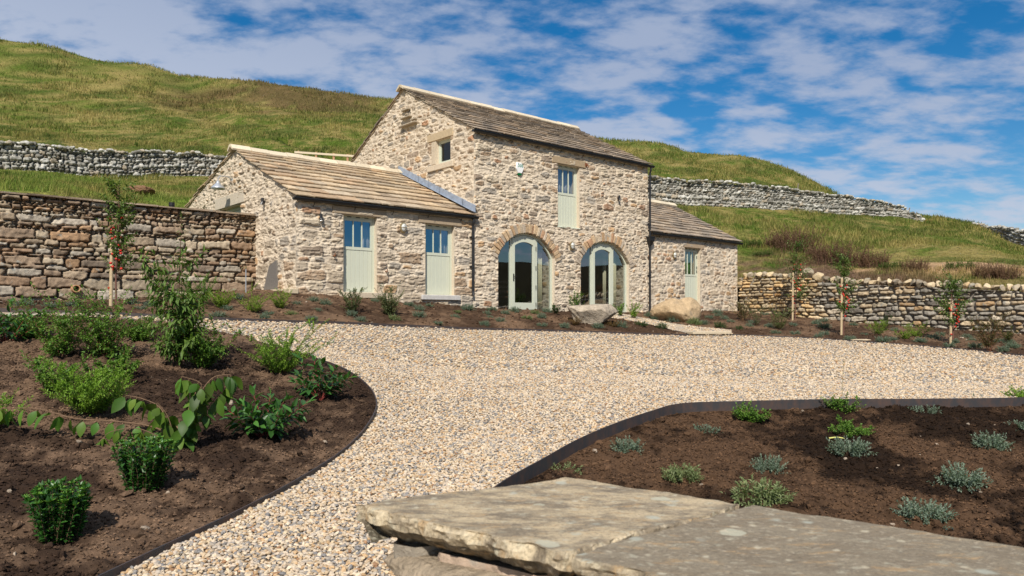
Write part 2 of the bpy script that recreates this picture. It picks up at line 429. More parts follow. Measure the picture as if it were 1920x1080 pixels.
# hill behind: per bearing, rows of (distance, photo row), smooth in between
def _wt(xr, v):   # distance along a bearing to the line v = const
    return (v + 17.05) / (0.76 - 0.649 * xr)
HC = [(-1.6, [(10.5, 2.5), (30, 7.5), (60, 22), (110, 47), (130, 50)], 'z'),
      (-1.05, [(13.6, 2.55), (34, 7.6), (60, 20), (110, 44), (130, 47)], 'z'),
      (-.686, [(16.4, 357), (18.5, 350), (36, 315), (60, 245), (90, 148), (110, 79)]),
      (-.62, [(16.9, 366), (36, 318), (60, 250), (90, 160), (110, 90)]),
      (-.543, [(17.8, 378), (39, 325), (60, 260), (90, 172), (112, 118)]),
      (-.49, [(18.4, 386), (41, 326), (62, 258), (92, 170), (113, 127)]),
      (-.439, [(19, 392), (43, 325), (64, 255), (94, 185), (114, 148)]),
      (-.35, [(22, 400), (45, 332), (66, 255), (95, 190), (115, 156)]),
      (-.257, [(28, 420), (45, 348), (67, 258), (96, 200), (117, 177)]),
      (-.145, [(31, 430), (45, 356), (68, 265), (97, 212), (119, 193)]),
      (-.03, [(33, 440), (45, 360), (68, 282), (97, 232), (118, 215)]),
      (.136, [(35, 470), (45, 372), (68, 318), (92, 284), (110, 269)]),
      (.19, [(35, 490), (45, 379), (66, 320), (92, 284), (109, 273)]),
      (.243, [(33, 507), (38, 440), (46, 380), (66, 325), (90, 297), (105, 290)]),
      (.314, [(31.5, 511), (36, 462), (48, 383), (66, 335), (100, 302)]),
      (.37, [(30, 512), (34.5, 472), (50, 386), (68, 344), (96, 326)]),
      (.421, [(28.8, 515), (33, 482), (52, 391), (70, 370), (90, 356)]),
      (.475, [(27.5, 519), (32, 487), (46, 420), (54, 397), (74, 388)]),
      (.529, [(26.4, 522), (30, 492), (41, 440), (57, 404), (75, 402)]),
      (.575, [(25.5, 526), (29, 496), (39, 446), (53, 411), (70, 412)]),
      (.62, [(24.6, 530), (28, 500), (36, 455), (49, 421), (65, 424)]),
      (.686, [(23.2, 536), (26.5, 506), (34, 480), (43, 458), (60, 462)]),
      (.8, [(21, 545), (24, 520), (32, 505), (40, 494), (60, 500)]),
      (1.1, [(17, 575), (22, 555), (30, 550), (40, 545), (70, 560)]),
      (1.7, [(13, 610), (22, 600), (30, 602), (40, 605), (80, 615)])]
def _pchip(xs, ys, x):
    xs = np.asarray(xs, float); ys = np.asarray(ys, float)
    h = np.diff(xs); dl = np.diff(ys) / h
    d = np.zeros(len(xs))
    for i in range(1, len(xs) - 1):
        if dl[i-1] * dl[i] > 0:
            w1, w2 = 2*h[i] + h[i-1], h[i] + 2*h[i-1]
            d[i] = (w1 + w2) / (w1 / dl[i-1] + w2 / dl[i])
    d[0] = dl[0]; d[-1] = dl[-1] * 0.5
    xx = np.clip(x, xs[0], xs[-1])
    k = np.clip(np.searchsorted(xs, xx) - 1, 0, len(xs) - 2)
    t = (xx - xs[k]) / h[k]
    return ((1 + 2*t) * (1-t)**2 * ys[k] + t*(1-t)**2 * h[k]*d[k] + t*t*(3-2*t)*ys[k+1] + t*t*(t-1)*h[k]*d[k+1]) + np.minimum(0, x - xs[0]) * d[0]
_HX = np.array([c[0] for c in HC])
def hill(x, y):
    x = np.asarray(x, float); y = np.asarray(y, float)
    Yc = np.maximum(y, 4.0)
    xr = np.clip(x / Yc, _HX[0] + 1e-6, _HX[-1] - 1e-6)
    k = np.clip(np.searchsorted(_HX, xr) - 1, 0, len(_HX) - 2)
    t = (xr - _HX[k]) / (_HX[k+1] - _HX[k])
    tab = []
    for c in HC:
        Ys = [p[0] for p in c[1]]
        Zs = [p[1] for p in c[1]] if len(c) > 2 else [(HZ - p[1]) / F * p[0] for p in c[1]]
        # past the crest the ground levels out
        Ys = Ys + [Ys[-1] + 25, Ys[-1] + 200]; Zs = Zs + [Zs[-1] + (0.6 if Zs[-1] > 12 else -2.0), Zs[-1] - 6]
        tab.append((Ys, Zs))
    out = np.zeros(x.shape)
    for j in range(len(HC) - 1):
        m = k == j
        if not m.any(): continue
        za = _pchip(*tab[j], Yc[m]); zb = _pchip(*tab[j+1], Yc[m])
        zl = _pchip(*tab[max(j-1, 0)], Yc[m]); zr = _pchip(*tab[min(j+2, len(HC)-1)], Yc[m])
        x0, x1 = _HX[j], _HX[j+1]
        ml = (zb - zl) / (x1 - _HX[max(j-1, 0)]) * (x1 - x0); mrr = (zr - za) / (_HX[min(j+2, len(HC)-1)] - x0) * (x1 - x0)
        tt = t[m]
        out[m] = (1+2*tt)*(1-tt)**2*za + tt*(1-tt)**2*ml*.7 + tt*tt*(3-2*tt)*zb + tt*tt*(tt-1)*mrr*.7
    far = np.clip((y - 14) / 60, 0, 1)
    out = out + (fbm(x * .35, y * .35, 5, 4) - .5) * (0.35 + .35 * far) + (fbm(x * .06, y * .06, 8, 3) - .5) * 1.2 * far - .35 * far
    u, v = uv(x, y)
    out = out - 1.5 * np.exp(-((u + 5.6) / 1.3) ** 2) * sstep(2.0, 3.0, v) * sstep(9.5, 7.5, v)
    return out
def in_yard(u, v, m=0.0):
    back = np.where(u < -5.4, 2.85, np.where(u < 13.5, 7.3, -50.0))
    return (v < back + m) & (u < 13.8 + m)
def ground_z(x, y):
    u, v = uv(x, y)
    w = sstep(-0.16, 0.16, np.maximum(np.where(u < -5.4, v - 2.85, np.where(u < 13.5, v - 7.3, u - 13.8)), u - 13.8))
    zy = yard(x, y) - 0.42
    h = hill(x, y)
    r = np.hypot(x, y)
    z = zy * (1 - w) + h * w
    # far country: the valley floor falls away in front and to the right, a moor rises opposite
    val = -3 - 22 * sstep(25, 160, r) + (30 + 48 * fbm(x * .004 + 3, y * .004, 12, 3)) * sstep(170, 430, r) + (fbm(x * .03, y * .03, 14, 4) - .5) * 6 * sstep(60, 200, r)
    side = sstep(0.0, 1.0, (-y + 2 + np.maximum(x - 22, 0) * 1.1) / 18.0)
    side = np.maximum(side, 0)
    lo = np.where(in_yard(u, v), sstep(14, 30, np.hypot(x, y - 4)) * side, side * sstep(10, 26, r))
    return z * (1 - lo) + val * lo

def soilmask(x, y):
    """bare earth and dead growth on the bank behind the right-hand wall (0 to 1, 0 to 1)"""
    u, v = uv(x, y)
    n = fbm(x * .5, y * .5, 41, 4)
    du = u - 13.6
    bank = sstep(4.6, 2.2, du + (n - .5) * 5.0) * sstep(-.5, .3, du) * sstep(6, 3, v)
    e = (x - 18.5) / 5.0; f_ = (y - 29.0) / 2.5
    q = fbm(x * .9 + y * .2, y * 1.1, 43, 4)
    sand = sstep(1.2, .5, np.sqrt((((x - 17.8) * .8 + (y - 28.6) * .6 * -.9) / 4.5) ** 2 + ((y - 28.3 + (x - 17.8) * .35) / 1.5) ** 2) + (q - .5) * 2.2) * sstep(.2, .8, du)
    bank = bank * (1 - .75 * sstep(14.2, 15.6, x + (n - .5) * 2))
    return bank, sand
def turf_col(x, y):
    """albedo of the hill grass: green, straw, heather-brown and bare earth"""
    r = np.hypot(x, y)
    a = fbm(x * .16 + y * .05, y * .20, 21, 4); b = fbm(x * .7, y * .9, 23, 4); c = fbm(x * 2.6, y * 2.6, 25, 2)
    t = sstep(.38, .62, .30 * a + .34 * b + .36 * c + .02)
    green = np.array([.080, .120, .017]); straw = np.array([.255, .205, .072]); dark = np.array([.048, .082, .013]); brown = np.array([.115, .072, .035])
    col = green + (straw - green) * t[..., None]
    k = sstep(.55, .72, fbm(x * .33, y * .33, 27, 4))
    col = col + (dark - col) * (k * .75)[..., None]
    lush = sstep(38, 33, y) * sstep(-7, -11, x) * sstep(.30, .50, fbm(x * .4, y * .5, 37, 3))
    col = col + (np.array([.135, .205, .030]) - col) * (lush * .65)[..., None]
    # dead bracken below the crest on the left
    ex = (x + 30) / 15.0; ey = (y - 104) / 17.0
    br = sstep(1.25, .45, np.sqrt(ex**2 + ey**2) + (fbm(x * .12, y * .2, 31, 4) - .5) * 1.6)
    col = col + (brown - col) * (br * sstep(.12, .42, fbm(x * .5, y * .5, 33, 3)) * .78)[..., None]
    bank, sand = soilmask(x, y)
    sand = np.maximum(sand, sstep(1.2, .5, np.sqrt(((x - 18.2) / 3.6) ** 2 + ((y - 26.6 + (x - 18.2) * .5) / 1.9) ** 2) + (c - .5) * 1.2))
    earth = np.array([.135, .085, .055]) * (0.8 + .5 * c[..., None])
    col = col + (earth - col) * (bank * sstep(.40, .56, b + .06))[..., None]
    moor = np.array([.030, .026, .014]) * (.6 + .8 * a[..., None])
    col = col + (moor - col) * sstep(110, 170, r)[..., None] * (1 - br[..., None]) * sstep(20, -10, y - x * .35)[..., None]
    sandc = np.array([.42, .27, .15])
    col = col + (sandc - col) * sand[..., None]
    return col

def axis_pts(a, b, fine, coarse_to, ratio):
    mid = list(np.arange(a, b + 1e-6, fine))
    lo, hi = [], []
    p, s = a, fine
    while p > -coarse_to: s *= ratio; p -= s; lo.append(p)
    p, s = b, fine
    while p < coarse_to: s *= ratio; p += s; hi.append(p)
    return np.array(lo[::-1] + mid + hi)
gx = axis_pts(-34, 34, .32, 1400, 1.09)
gy = axis_pts(-6, 62, .32, 1400, 1.05)
GX, GY = np.meshgrid(gx, gy)
GZ = ground_z(GX, GY)
nx, ny = len(gx), len(gy)
idx = np.arange(nx * ny).reshape(ny, nx)
Fg = np.stack([idx[:-1, :-1], idx[:-1, 1:], idx[1:, 1:], idx[1:, :-1]], -1).reshape(-1, 4)
ground = mesh_np('ground', np.stack([GX, GY, GZ], -1).reshape(-1, 3), Fg, M_GROUND, col=turf_col(GX.ravel(), GY.ravel()))
tag(ground, 'steep grassy moorland hillside rising behind the stone barn', 'ground', kind='structure')

# ------------------------------------------------------------------ sheets laid on the yard
def pip(x, y, poly):
    ins = np.zeros(x.shape, bool)
    n = len(poly)
    for i in range(n):
        x0, y0 = poly[i]; x1, y1 = poly[(i + 1) % n]
        if y0 == y1: continue
        c = ((y0 > y) != (y1 > y)) & (x < (x1 - x0) * (y - y0) / (y1 - y0) + x0)
        ins ^= c
    return ins
def near_poly(x, y, poly, closed=True):
    """distance to a polyline and the closest point on it"""
    bd = np.full(x.shape, 1e9); bx = x.copy(); by = y.copy()
    n = len(poly)
    for i in range(n if closed else n - 1):
        x0, y0 = poly[i]; x1, y1 = poly[(i + 1) % n]
        dx, dy = x1 - x0, y1 - y0; L = dx*dx + dy*dy
        if L < 1e-12: continue
        t = np.clip(((x - x0) * dx + (y - y0) * dy) / L, 0, 1)
        qx, qy = x0 + t*dx, y0 + t*dy
        d = np.hypot(x - qx, y - qy); m = d < bd
        bd[m] = d[m]; bx[m] = qx[m]; by[m] = qy[m]
    return bd, bx, by
def smooth_line(pts, n=8):
    P = np.array(pts, float); out = []
    m = len(P)
    for i in range(m - 1):
        p0, p1, p2, p3 = P[max(i-1, 0)], P[i], P[i+1], P[min(i+2, m-1)]
        for k in range(n):
            t = k / n
            out.append(.5 * ((2*p1) + (-p0+p2)*t + (2*p0-5*p1+4*p2-p3)*t*t + (-p0+3*p1-3*p2+p3)*t**3))
    out.append(P[-1])
    return [tuple(p) for p in out]
def sheet_grid(poly, res, holes=()):
    xs = np.array([p[0] for p in poly]); ys = np.array([p[1] for p in poly])
    ax = np.arange(xs.min() - res, xs.max() + 2*res, res); ay = np.arange(ys.min() - res, ys.max() + 2*res, res)
    X, Y = np.meshgrid(ax, ay)
    cxm, cym = X[:-1, :-1] + res/2, Y[:-1, :-1] + res/2
    keep = pip(cxm, cym, poly)
    for h in holes: keep &= ~pip(cxm, cym, h)
    id_ = np.arange(X.size).reshape(X.shape)
    Fq = np.stack([id_[:-1, :-1], id_[:-1, 1:], id_[1:, 1:], id_[1:, :-1]], -1)[keep]
    used = np.unique(Fq); rm = np.full(X.size, -1); rm[used] = np.arange(len(used))
    Fq = rm[Fq]; x = X.ravel()[used].copy(); y = Y.ravel()[used].copy()
    cnt = np.bincount(Fq.ravel(), minlength=len(used))
    b = np.nonzero(cnt < 4)[0]
    for pl in (poly,) + tuple(holes):
        d, qx, qy = near_poly(x[b], y[b], pl)
        m = d < res * 1.5
        x[b[m]] = qx[m]; y[b[m]] = qy[m]
    return x, y, Fq

EDGE_FRONT = smooth_line([gp(a, b)[:2] for a, b in [(-330,573),(-160,577),(0,583),(150,588),(380,598),(560,605),(720,611),(890,618),(1050,622),(1200,627),(1292,629)]], 6)
EDGE_FRONT2 = smooth_line([gp(a, b)[:2] for a, b in [(1372,629),(1500,634),(1650,644),(1780,654),(1920,668),(2100,690),(2350,740)]], 6)
EDGE_LEFT = smooth_line([gp(a, b)[:2] for a, b in [(-330,586),(-120,590),(0,594),(120,596),(250,602),(345,613),(430,630),(500,648),(560,665),(640,692),(688,725),(706,760),(690,800),(645,848),(560,905),(440,968),(330,1022),(200,1085),(40,1160)]], 6)
EDGE_RIGHT = smooth_line([gp(a, b)[:2] for a, b in [(880,955),(955,903),(1010,872),(1080,832),(1150,801),(1220,776),(1280,761),(1400,757),(1560,753),(1750,752),(1900,750),(2080,745),(2300,740)]], 6)
u_e, v_e = uv(*EDGE_FRONT2[-1])
POLY_FRONT = EDGE_FRONT + EDGE_FRONT2 + [xy(13.55, v_e), xy(13.55, 0.0), xy(13.5, .03), xy(-5.38, .03), xy(-5.4, 2.55), xy(-17, 2.55)]
xl, yl = EDGE_LEFT[-1]
POLY_LEFT = EDGE_LEFT + [(xl - .5, 1.5), (-4.5, .5), (-13, .5), (-16, 9)]
xr_, yr_ = EDGE_RIGHT[-1]
POLY_RIGHT = EDGE_RIGHT + [(xr_ + 1, yr_ - 3), (9, 2.2), (5, 1.2), (1.6, 1.6), (.9, 2.2), (.35, 2.6), EDGE_RIGHT[0]]
PATH = smooth_line([gp(a, b)[:2] for a, b in [(1120,590),(1160,590),(1215,600),(1290,613),(1372,621)]], 4) + smooth_line([gp(a, b)[:2] for a, b in [(1372,629),(1300,628.5),(1215,610),(1150,599),(1120,596)]], 4)

# gravel
POLY_GRAVEL = [(-17, 14.0), (-17, -4), (10.5, -4), (17, 6), EDGE_FRONT2[-1]] + EDGE_FRONT2[::-1] + EDGE_FRONT[::-1]
gxx, gyy, Fgr = sheet_grid(POLY_GRAVEL, .10, (POLY_RIGHT, POLY_LEFT))
gz_ = yard(gxx, gyy) + (fbm(gxx * 1.7, gyy * 1.7, 3, 3) - .5) * .035 - .012
gravel = mesh_np('gravel_drive', np.stack([gxx, gyy, gz_], -1), Fgr, M_GBASE)
tag(gravel, 'pale gravel drive sweeping between the planting beds', 'drive', kind='structure')

ICO = []
_p = (1 + 5 ** .5) / 2
for a, b in ((1, _p), (-1, _p), (1, -_p), (-1, -_p)): ICO += [(0, a, b), (a, b, 0), (b, 0, a)]
ICO = np.array(ICO, float) / math.hypot(1, _p)
def _icof():
    fs = []
    d = np.linalg.norm(ICO[:, None] - ICO[None], axis=-1); e = d[d > .1].min() * 1.05
    for i in range(12):
        for j in range(i+1, 12):
            for k in range(j+1, 12):
                if d[i, j] < e and d[j, k] < e and d[i, k] < e:
                    n = np.cross(ICO[j]-ICO[i], ICO[k]-ICO[i])
                    fs.append((i, j, k) if n @ ICO[i] > 0 else (i, k, j))
    return np.array(fs)
ICOF = _icof()
def pebbles(x, y, z, size, rng, flat=.6, jit=.16):
    n = len(x)
    sc = np.stack([size * rng.uniform(.75, 1.35, n), size * rng.uniform(.6, 1.0, n), size * flat * rng.uniform(.7, 1.2, n)], -1)
    V = ICO[None] * (1 + rng.normal(0, jit, (n, 12, 1))) * sc[:, None, :]
    a = rng.uniform(0, 2*math.pi, n); b = rng.normal(0, .35, n)
    ca, sa, cb, sb = np.cos(a)[:, None], np.sin(a)[:, None], np.cos(b)[:, None], np.sin(b)[:, None]
    X, Yv, Z = V[..., 0], V[..., 1], V[..., 2]
    X, Z = X * cb + Z * sb, -X * sb + Z * cb
    X, Yv = X * ca - Yv * sa, X * sa + Yv * ca
    V = np.stack([X + x[:, None], Yv + y[:, None], Z + z[:, None]], -1).reshape(-1, 3)
    Fp = (ICOF[None] + (np.arange(n) * 12)[:, None, None]).reshape(-1, 3)
    return V, Fp
rng = np.random.default_rng(7)
def jit_grid(x0, x1, y0, y1, s):
    ax = np.arange(x0, x1, s); ay = np.arange(y0, y1, s)
    X, Y = np.meshgrid(ax, ay)
    return (X + rng.uniform(-.5, .5, X.shape) * s).ravel(), (Y + rng.uniform(-.5, .5, X.shape) * s).ravel()
GPAL = np.array([.965, .935, .87]) * np.array([(.52,.41,.29), (.61,.52,.41), (.49,.34,.20), (.55,.46,.37), (.27,.255,.245), (.45,.395,.34), (.225,.22,.225), (.59,.48,.34), (.34,.20,.115)])
GPW = np.array([.16, .18, .12, .16, .10, .10, .08, .08, .02])
gs = []
for (ya, yb, s, r0, r1) in ((2.0, 8.0, .0235, .010, .021), (8.0, 12.5, .031, .013, .023), (12.5, 24, .075, .02, .034)):
    X, Y = jit_grid(-8, 13, ya, yb, s)
    m = (np.abs(X) < .75 * Y + 1.6) & pip(X, Y, POLY_GRAVEL) & ~pip(X, Y, POLY_RIGHT)
    dl = near_poly(X, Y, EDGE_LEFT, False)[0]
    m &= ~pip(X, Y, POLY_LEFT) & (dl > .022) & (near_poly(X, Y, EDGE_RIGHT, False)[0] > .03) & (near_poly(X, Y, EDGE_FRONT, False)[0] > .03)
    gs.append((X[m], Y[m], rng.uniform(r0, r1, m.sum())))
PX, PY = jit_grid(0, 14, 20, 27, .05)
m = pip(PX, PY, PATH)
gs.append((PX[m], PY[m], rng.uniform(.02, .035, m.sum())))
npath = m.sum()
X = np.concatenate([g[0] for g in gs]); Y = np.concatenate([g[1] for g in gs]); S = np.concatenate([g[2] for g in gs])
Zp = yard(X, Y) + (fbm(X * 1.7, Y * 1.7, 3, 3) - .5) * .035 - .012 + S * .35 + rng.uniform(0, .012, len(X))
Zp[-npath:] += .035
Vp, Fp = pebbles(X, Y, Zp, S, rng)
ci = rng.choice(len(GPAL), len(X), p=GPW)
Cp = GPAL[ci] * rng.uniform(.82, 1.12, (len(X), 1))
loose = mesh_np('gravel', Vp, Fp, M_GRAVEL, col=np.repeat(Cp, 12, 0), smooth=False)
tag(loose, 'loose cream and grey chippings covering the drive', 'gravel', kind='stuff')
px_, py_, Fpt = sheet_grid(PATH, .08)
path = mesh_np('gravel_path', np.stack([px_, py_, yard(px_, py_) + .045], -1), Fpt, M_GBASE)
tag(path, 'narrow pale gravel path leading past the boulders to the barn', 'path', kind='structure')

# soil beds
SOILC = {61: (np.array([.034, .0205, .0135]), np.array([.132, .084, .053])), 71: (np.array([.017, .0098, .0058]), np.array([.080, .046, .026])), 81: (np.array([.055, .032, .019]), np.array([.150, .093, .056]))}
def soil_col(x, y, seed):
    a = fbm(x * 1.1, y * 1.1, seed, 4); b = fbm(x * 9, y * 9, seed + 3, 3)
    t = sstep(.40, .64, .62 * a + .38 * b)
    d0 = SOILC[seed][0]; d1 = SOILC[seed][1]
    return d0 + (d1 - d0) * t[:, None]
def soil_h(x, y, seed, amp):
    c1 = np.abs(fbm(x * 5.5, y * 5.5, seed, 3) - .5) * 2
    c2 = fbm(x * 14, y * 14, seed + 7, 3)
    c3 = fbm(x * .9, y * .9, seed + 9, 2) - .5
    return amp * (.075 * c1 + .085 * (c2 - .5)) + .10 * c3 * amp
BEDS = {}
def bed(name, poly, res, edge, inner_off, rim, seed, label, view, clod_s, holes=(), amp=1.0):
    x, y, Fb = sheet_grid(poly, res, holes)
    d = np.full(x.shape, 9.)
    for e in edge: d = np.minimum(d, near_poly(x, y, e, False)[0])
    def zf(x, y, d):
        return yard(x, y) + inner_off + rim * np.exp(-d / .35) + soil_h(x, y, seed, amp) * sstep(0, .12, d)
    z = zf(x, y, d)
    b = mesh_np(name, np.stack([x, y, z], -1), Fb, M_SOIL, col=soil_col(x, y, seed))
    tag(b, label, 'planting bed', kind='structure')
    xs = [p[0] for p in poly]; ys = [p[1] for p in poly]
    CX, CY = jit_grid(max(min(xs), -17), min(max(xs), 20), max(min(ys), 2.0), max(ys), clod_s)
    m = pip(CX, CY, poly) & (np.abs(CX) < .75 * CY + 1.6) & (rng.random(len(CX)) < .62)
    for h in holes: m &= ~pip(CX, CY, h)
    if view: m &= view(CX, CY)
    CX, CY = CX[m], CY[m]
    dd = np.full(CX.shape, 9.)
    for e in edge: dd = np.minimum(dd, near_poly(CX, CY, e, False)[0])
    k = dd > .03; CX, CY, dd = CX[k], CY[k], dd[k]
    n = len(CX)
    sz = np.minimum(clod_s * .21 * np.exp(rng.normal(0, .62, n)), .05) * (1 if clod_s < .08 else .8)
    cz = zf(CX, CY, dd) + sz * .2
    Vc, Fc = pebbles(CX, CY, cz, sz, rng, .75, .14)
    cc = soil_col(CX, CY, seed) * rng.uniform(.7, 1.5, (n, 1))
    st = rng.random(n) < .012
    cc[st] = np.array([.36, .29, .22]) * rng.uniform(.6, 1.2, (st.sum(), 1))
    # crumbs between the clods
    if amp == 1.0:
        QX, QY = jit_grid(max(min(xs), -9), min(max(xs), 8), max(min(ys), 2.0), min(max(ys), 10.5), .021)
        q = pip(QX, QY, poly) & (np.abs(QX) < .75 * QY + 1.2) & (rng.random(len(QX)) < .55)
        QX, QY = QX[q], QY[q]; dq = np.full(QX.shape, 9.)
        for e in edge: dq = np.minimum(dq, near_poly(QX, QY, e, False)[0])
        q = dq > .02; QX, QY, dq = QX[q], QY[q], dq[q]; nq = len(QX)
        qs = rng.uniform(.004, .013, nq); qz = zf(QX, QY, dq) + qs * .5
        OC = np.array([(1,0,0),(0,1,0),(-1,0,0),(0,-1,0),(0,0,1),(0,0,-1)], float); OF = np.array([(0,1,4),(1,2,4),(2,3,4),(3,0,4),(1,0,5),(2,1,5),(3,2,5),(0,3,5)])
        Vq = OC[None] * qs[:, None, None] * (1 + rng.normal(0, .3, (nq, 6, 3))) + np.stack([QX, QY, qz], -1)[:, None]
        cq = soil_col(QX, QY, seed) * rng.uniform(.6, 1.9, (nq, 1))
        Vc = np.concatenate([Vc, Vq.reshape(-1, 3)]); Fc = np.concatenate([Fc, (OF[None] + (np.arange(nq) * 6)[:, None, None]).reshape(-1, 3) + n * 12])
        ccv = np.concatenate([np.repeat(cc, 12, 0), np.repeat(cq, 6, 0)])
    else: ccv = np.repeat(cc, 12, 0)
    cl_ = mesh_np('soil_clods', Vc, Fc, M_SOIL, col=ccv, smooth=False)
    tag(cl_, label + ', broken into crumbs and clods', 'soil', kind='stuff')
    BEDS[name] = zf
bed('left_bed', POLY_LEFT, .035, [EDGE_LEFT], .035, -.03, 61, 'dark turned earth of the kidney-shaped bed on the near side of the drive', None, .046)
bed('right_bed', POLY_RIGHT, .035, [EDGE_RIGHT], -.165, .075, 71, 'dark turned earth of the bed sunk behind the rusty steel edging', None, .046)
bed('barn_bed', POLY_FRONT, .07, [EDGE_FRONT, EDGE_FRONT2], .03, -.03, 81, 'sloping brown earth bed along the foot of the barn', None, .085, (PATH,), .75)

# steel edging strips
def edging(name, line, top, bot, label, thick=.008):
    P = np.array(line); V = []; Fq = []
    z = yard(P[:, 0], P[:, 1])
    T = np.gradient(P, axis=0); T /= np.linalg.norm(T, axis=1, keepdims=True) + 1e-9
    N = np.stack([-T[:, 1], T[:, 0]], -1) * thick / 2
    for s, zt in ((1, top), (1, bot), (-1, bot), (-1, top)):
        V.append(np.stack([P[:, 0] + s*N[:, 0], P[:, 1] + s*N[:, 1], z + zt], -1))
    n = len(P); V = np.concatenate(V)
    for i in range(n - 1):
        for a in range(4):
            b = (a + 1) % 4
            Fq.append((a*n+i, a*n+i+1, b*n+i+1, b*n+i))
    e = mesh_np(name, V, np.array(Fq), M_STEEL, smooth=False)
    tag(e, label, 'edging', 'steel bed edgings')
    return e
edging('bed_edging', EDGE_LEFT, .034, -.3, 'thin brown steel edging curving round the kidney-shaped bed of glossy shrubs', .012)
er = edging('bed_edging', EDGE_RIGHT, .035, -.42, 'deep blue-black rusting steel edging around the sunken bed of silvery mounds', .01)
edging('bed_edging', EDGE_FRONT, .048, -.3, 'long grey steel edging below the half doors and the arched doors', .02)
edging('bed_edging', EDGE_FRONT2, .04, -.3, 'dark steel edging in front of the three staked saplings by the rough wall', .02)
# ------------------------------------------------------------------ stonework
def rubble(s, z, seed, hfun, wr, p=2.8, warp=.03, tall=.18):
    """random-coursed stones: returns distance-to-joint (m) and three random numbers per stone"""
    rg = np.random.default_rng(seed)
    s = s + warp * (fbm(s * 4, z * 4, seed, 2) - .5) * 2; z = z + warp * .8 * (fbm(s * 3 + 9, z * 5, seed + 1, 2) - .5) * 2
    z = z + .05 * (fbm(s * .5, z * .3 + 4, seed + 2, 2) - .5) * 2
    z0, z1 = z.min() - .6, z.max() + .6; s0, s1 = s.min() - 1.2, s.max() + 1.2
    rows = [z0]
    while rows[-1] < z1: rows.append(rows[-1] + hfun(rows[-1], rg))
    rows = np.array(rows); R = []
    for i in range(len(rows) - 1):
        h = rows[i+1] - rows[i]; ed = [s0 - rg.uniform(0, .5)]
        while ed[-1] < s1: ed.append(ed[-1] + np.clip(h * rg.uniform(*wr), .08, .8))
        ed = np.array(ed); n = len(ed) - 1
        hh = h * rg.uniform(.8, 1.12, n); tl = rg.random(n) < tall; hh[tl] *= 1.5
        zc = (rows[i] + rows[i+1]) / 2 + rg.uniform(-.14, .14, n) * h
        R.append((ed, (ed[:-1] + ed[1:]) / 2, zc, (ed[1:] - ed[:-1]) / 2, hh / 2, rg.random((n, 4))))
    F1 = np.full(s.shape, 99.); F2 = np.full(s.shape, 99.); ids = np.zeros(s.shape + (4,)); hm = np.ones(s.shape) * .05
    ri = np.clip(np.searchsorted(rows, z) - 1, 1, len(R) - 2)
    for i in range(1, len(R) - 1):
        m = np.nonzero(ri == i)[0]
        if not len(m): continue
        sm, zm = s[m], z[m]; f1 = F1[m]; f2 = F2[m]; im = ids[m]; hmm = hm[m]
        for r in (i - 1, i, i + 1):
            ed, c, zc, w, h, rd = R[r]
            j0 = np.searchsorted(ed, sm) - 1
            for dj in (-1, 0, 1):
                j = np.clip(j0 + dj, 0, len(c) - 1)
                d = (np.abs((sm - c[j]) / w[j]) ** p + np.abs((zm - zc[j]) / h[j]) ** p) ** (1 / p)
                b = d < f1
                f2 = np.where(b, f1, np.minimum(f2, d)); im[b] = rd[j][b]; hmm = np.where(b, np.minimum(h[j], w[j]), hmm); f1 = np.where(b, d, f1)
        F1[m], F2[m], ids[m], hm[m] = f1, f2, im, hmm
    return (F2 - F1) * hm * .5, F1, ids
def palette(r1, r2, cols, wts):
    e = np.cumsum(wts) / np.sum(wts)
    k = np.clip(np.searchsorted(e, r1), 0, len(cols) - 1)
    return np.array(cols)[k] * (.78 + .44 * r2[:, None])
PAL_HOUSE = ([(.36,.29,.21), (.44,.35,.245), (.27,.24,.20), (.31,.21,.13), (.43,.265,.13), (.22,.165,.12), (.48,.40,.29), (.32,.16,.08)], [.22, .2, .17, .13, .08, .07, .1, .03])
PAL_RET = ([(.33,.255,.175), (.26,.19,.13), (.38,.31,.22), (.29,.195,.125), (.39,.34,.27), (.22,.17,.125), (.33,.21,.12)], [.2, .2, .17, .14, .12, .1, .07])
PAL_YARD = ([(.37,.31,.22), (.25,.225,.185), (.42,.325,.21), (.30,.27,.225), (.19,.165,.135), (.48,.41,.31), (.36,.24,.13)], [.2, .2, .14, .2, .12, .09, .05])
PAL_LIME = ([(.38,.365,.32), (.27,.26,.225), (.47,.455,.41), (.18,.17,.145), (.33,.28,.21)], [.3, .25, .2, .15, .1])
MORTAR = np.array([.60, .505, .385])
def house_stone(seed, hf=None, smear=0.0):
    hf = hf or (lambda z, r: float(np.clip(r.normal(.112, .036), .05, .21)))
    def fn(s, z):
        e, F1, r = rubble(s, z, seed, hf, (1.1, 3.4), 2.8, .050, .22)
        sm = fbm(s * 1.2, z * 1.2, seed + 5, 3)
        j = .0025 + .015 * sstep(.38 - smear, .68 - smear, sm) + smear * .02 + .013 * r[:, 2]
        m = sstep(j, j + .016, e + (fbm(s * 22, z * 22, seed + 6, 2) - .5) * .014)
        h = m * (.006 + .027 * r[:, 3] ** 1.5) * (1 - .15 * np.clip(F1, 0, 1) ** 3) + (fbm(s * 15, z * 18, seed + 8, 3) - .5) * .020 + (fbm(s * 2, z * 2, seed + 9, 2) - .5) * .03
        led = fbm(s * 7 + 3, z * 26, seed + 11, 3)
        h = h + .017 * (sstep(.50, .58, led) - .5)
        tilt = (r[:, 0] - .5) * .03 * m
        c = MORTAR * (.88 + .24 * fbm(s * 3, z * 3, seed + 4, 3))[:, None]
        stc = palette(r[:, 0], r[:, 1], *PAL_HOUSE)
        dust = .12 + sstep(.35, .75, fbm(s * 9, z * 9, seed + 3, 3)) * .25
        stc = stc + (MORTAR * .95 - stc) * dust[:, None]
        return h + tilt, c + (stc - c) * m[:, None]
    return fn
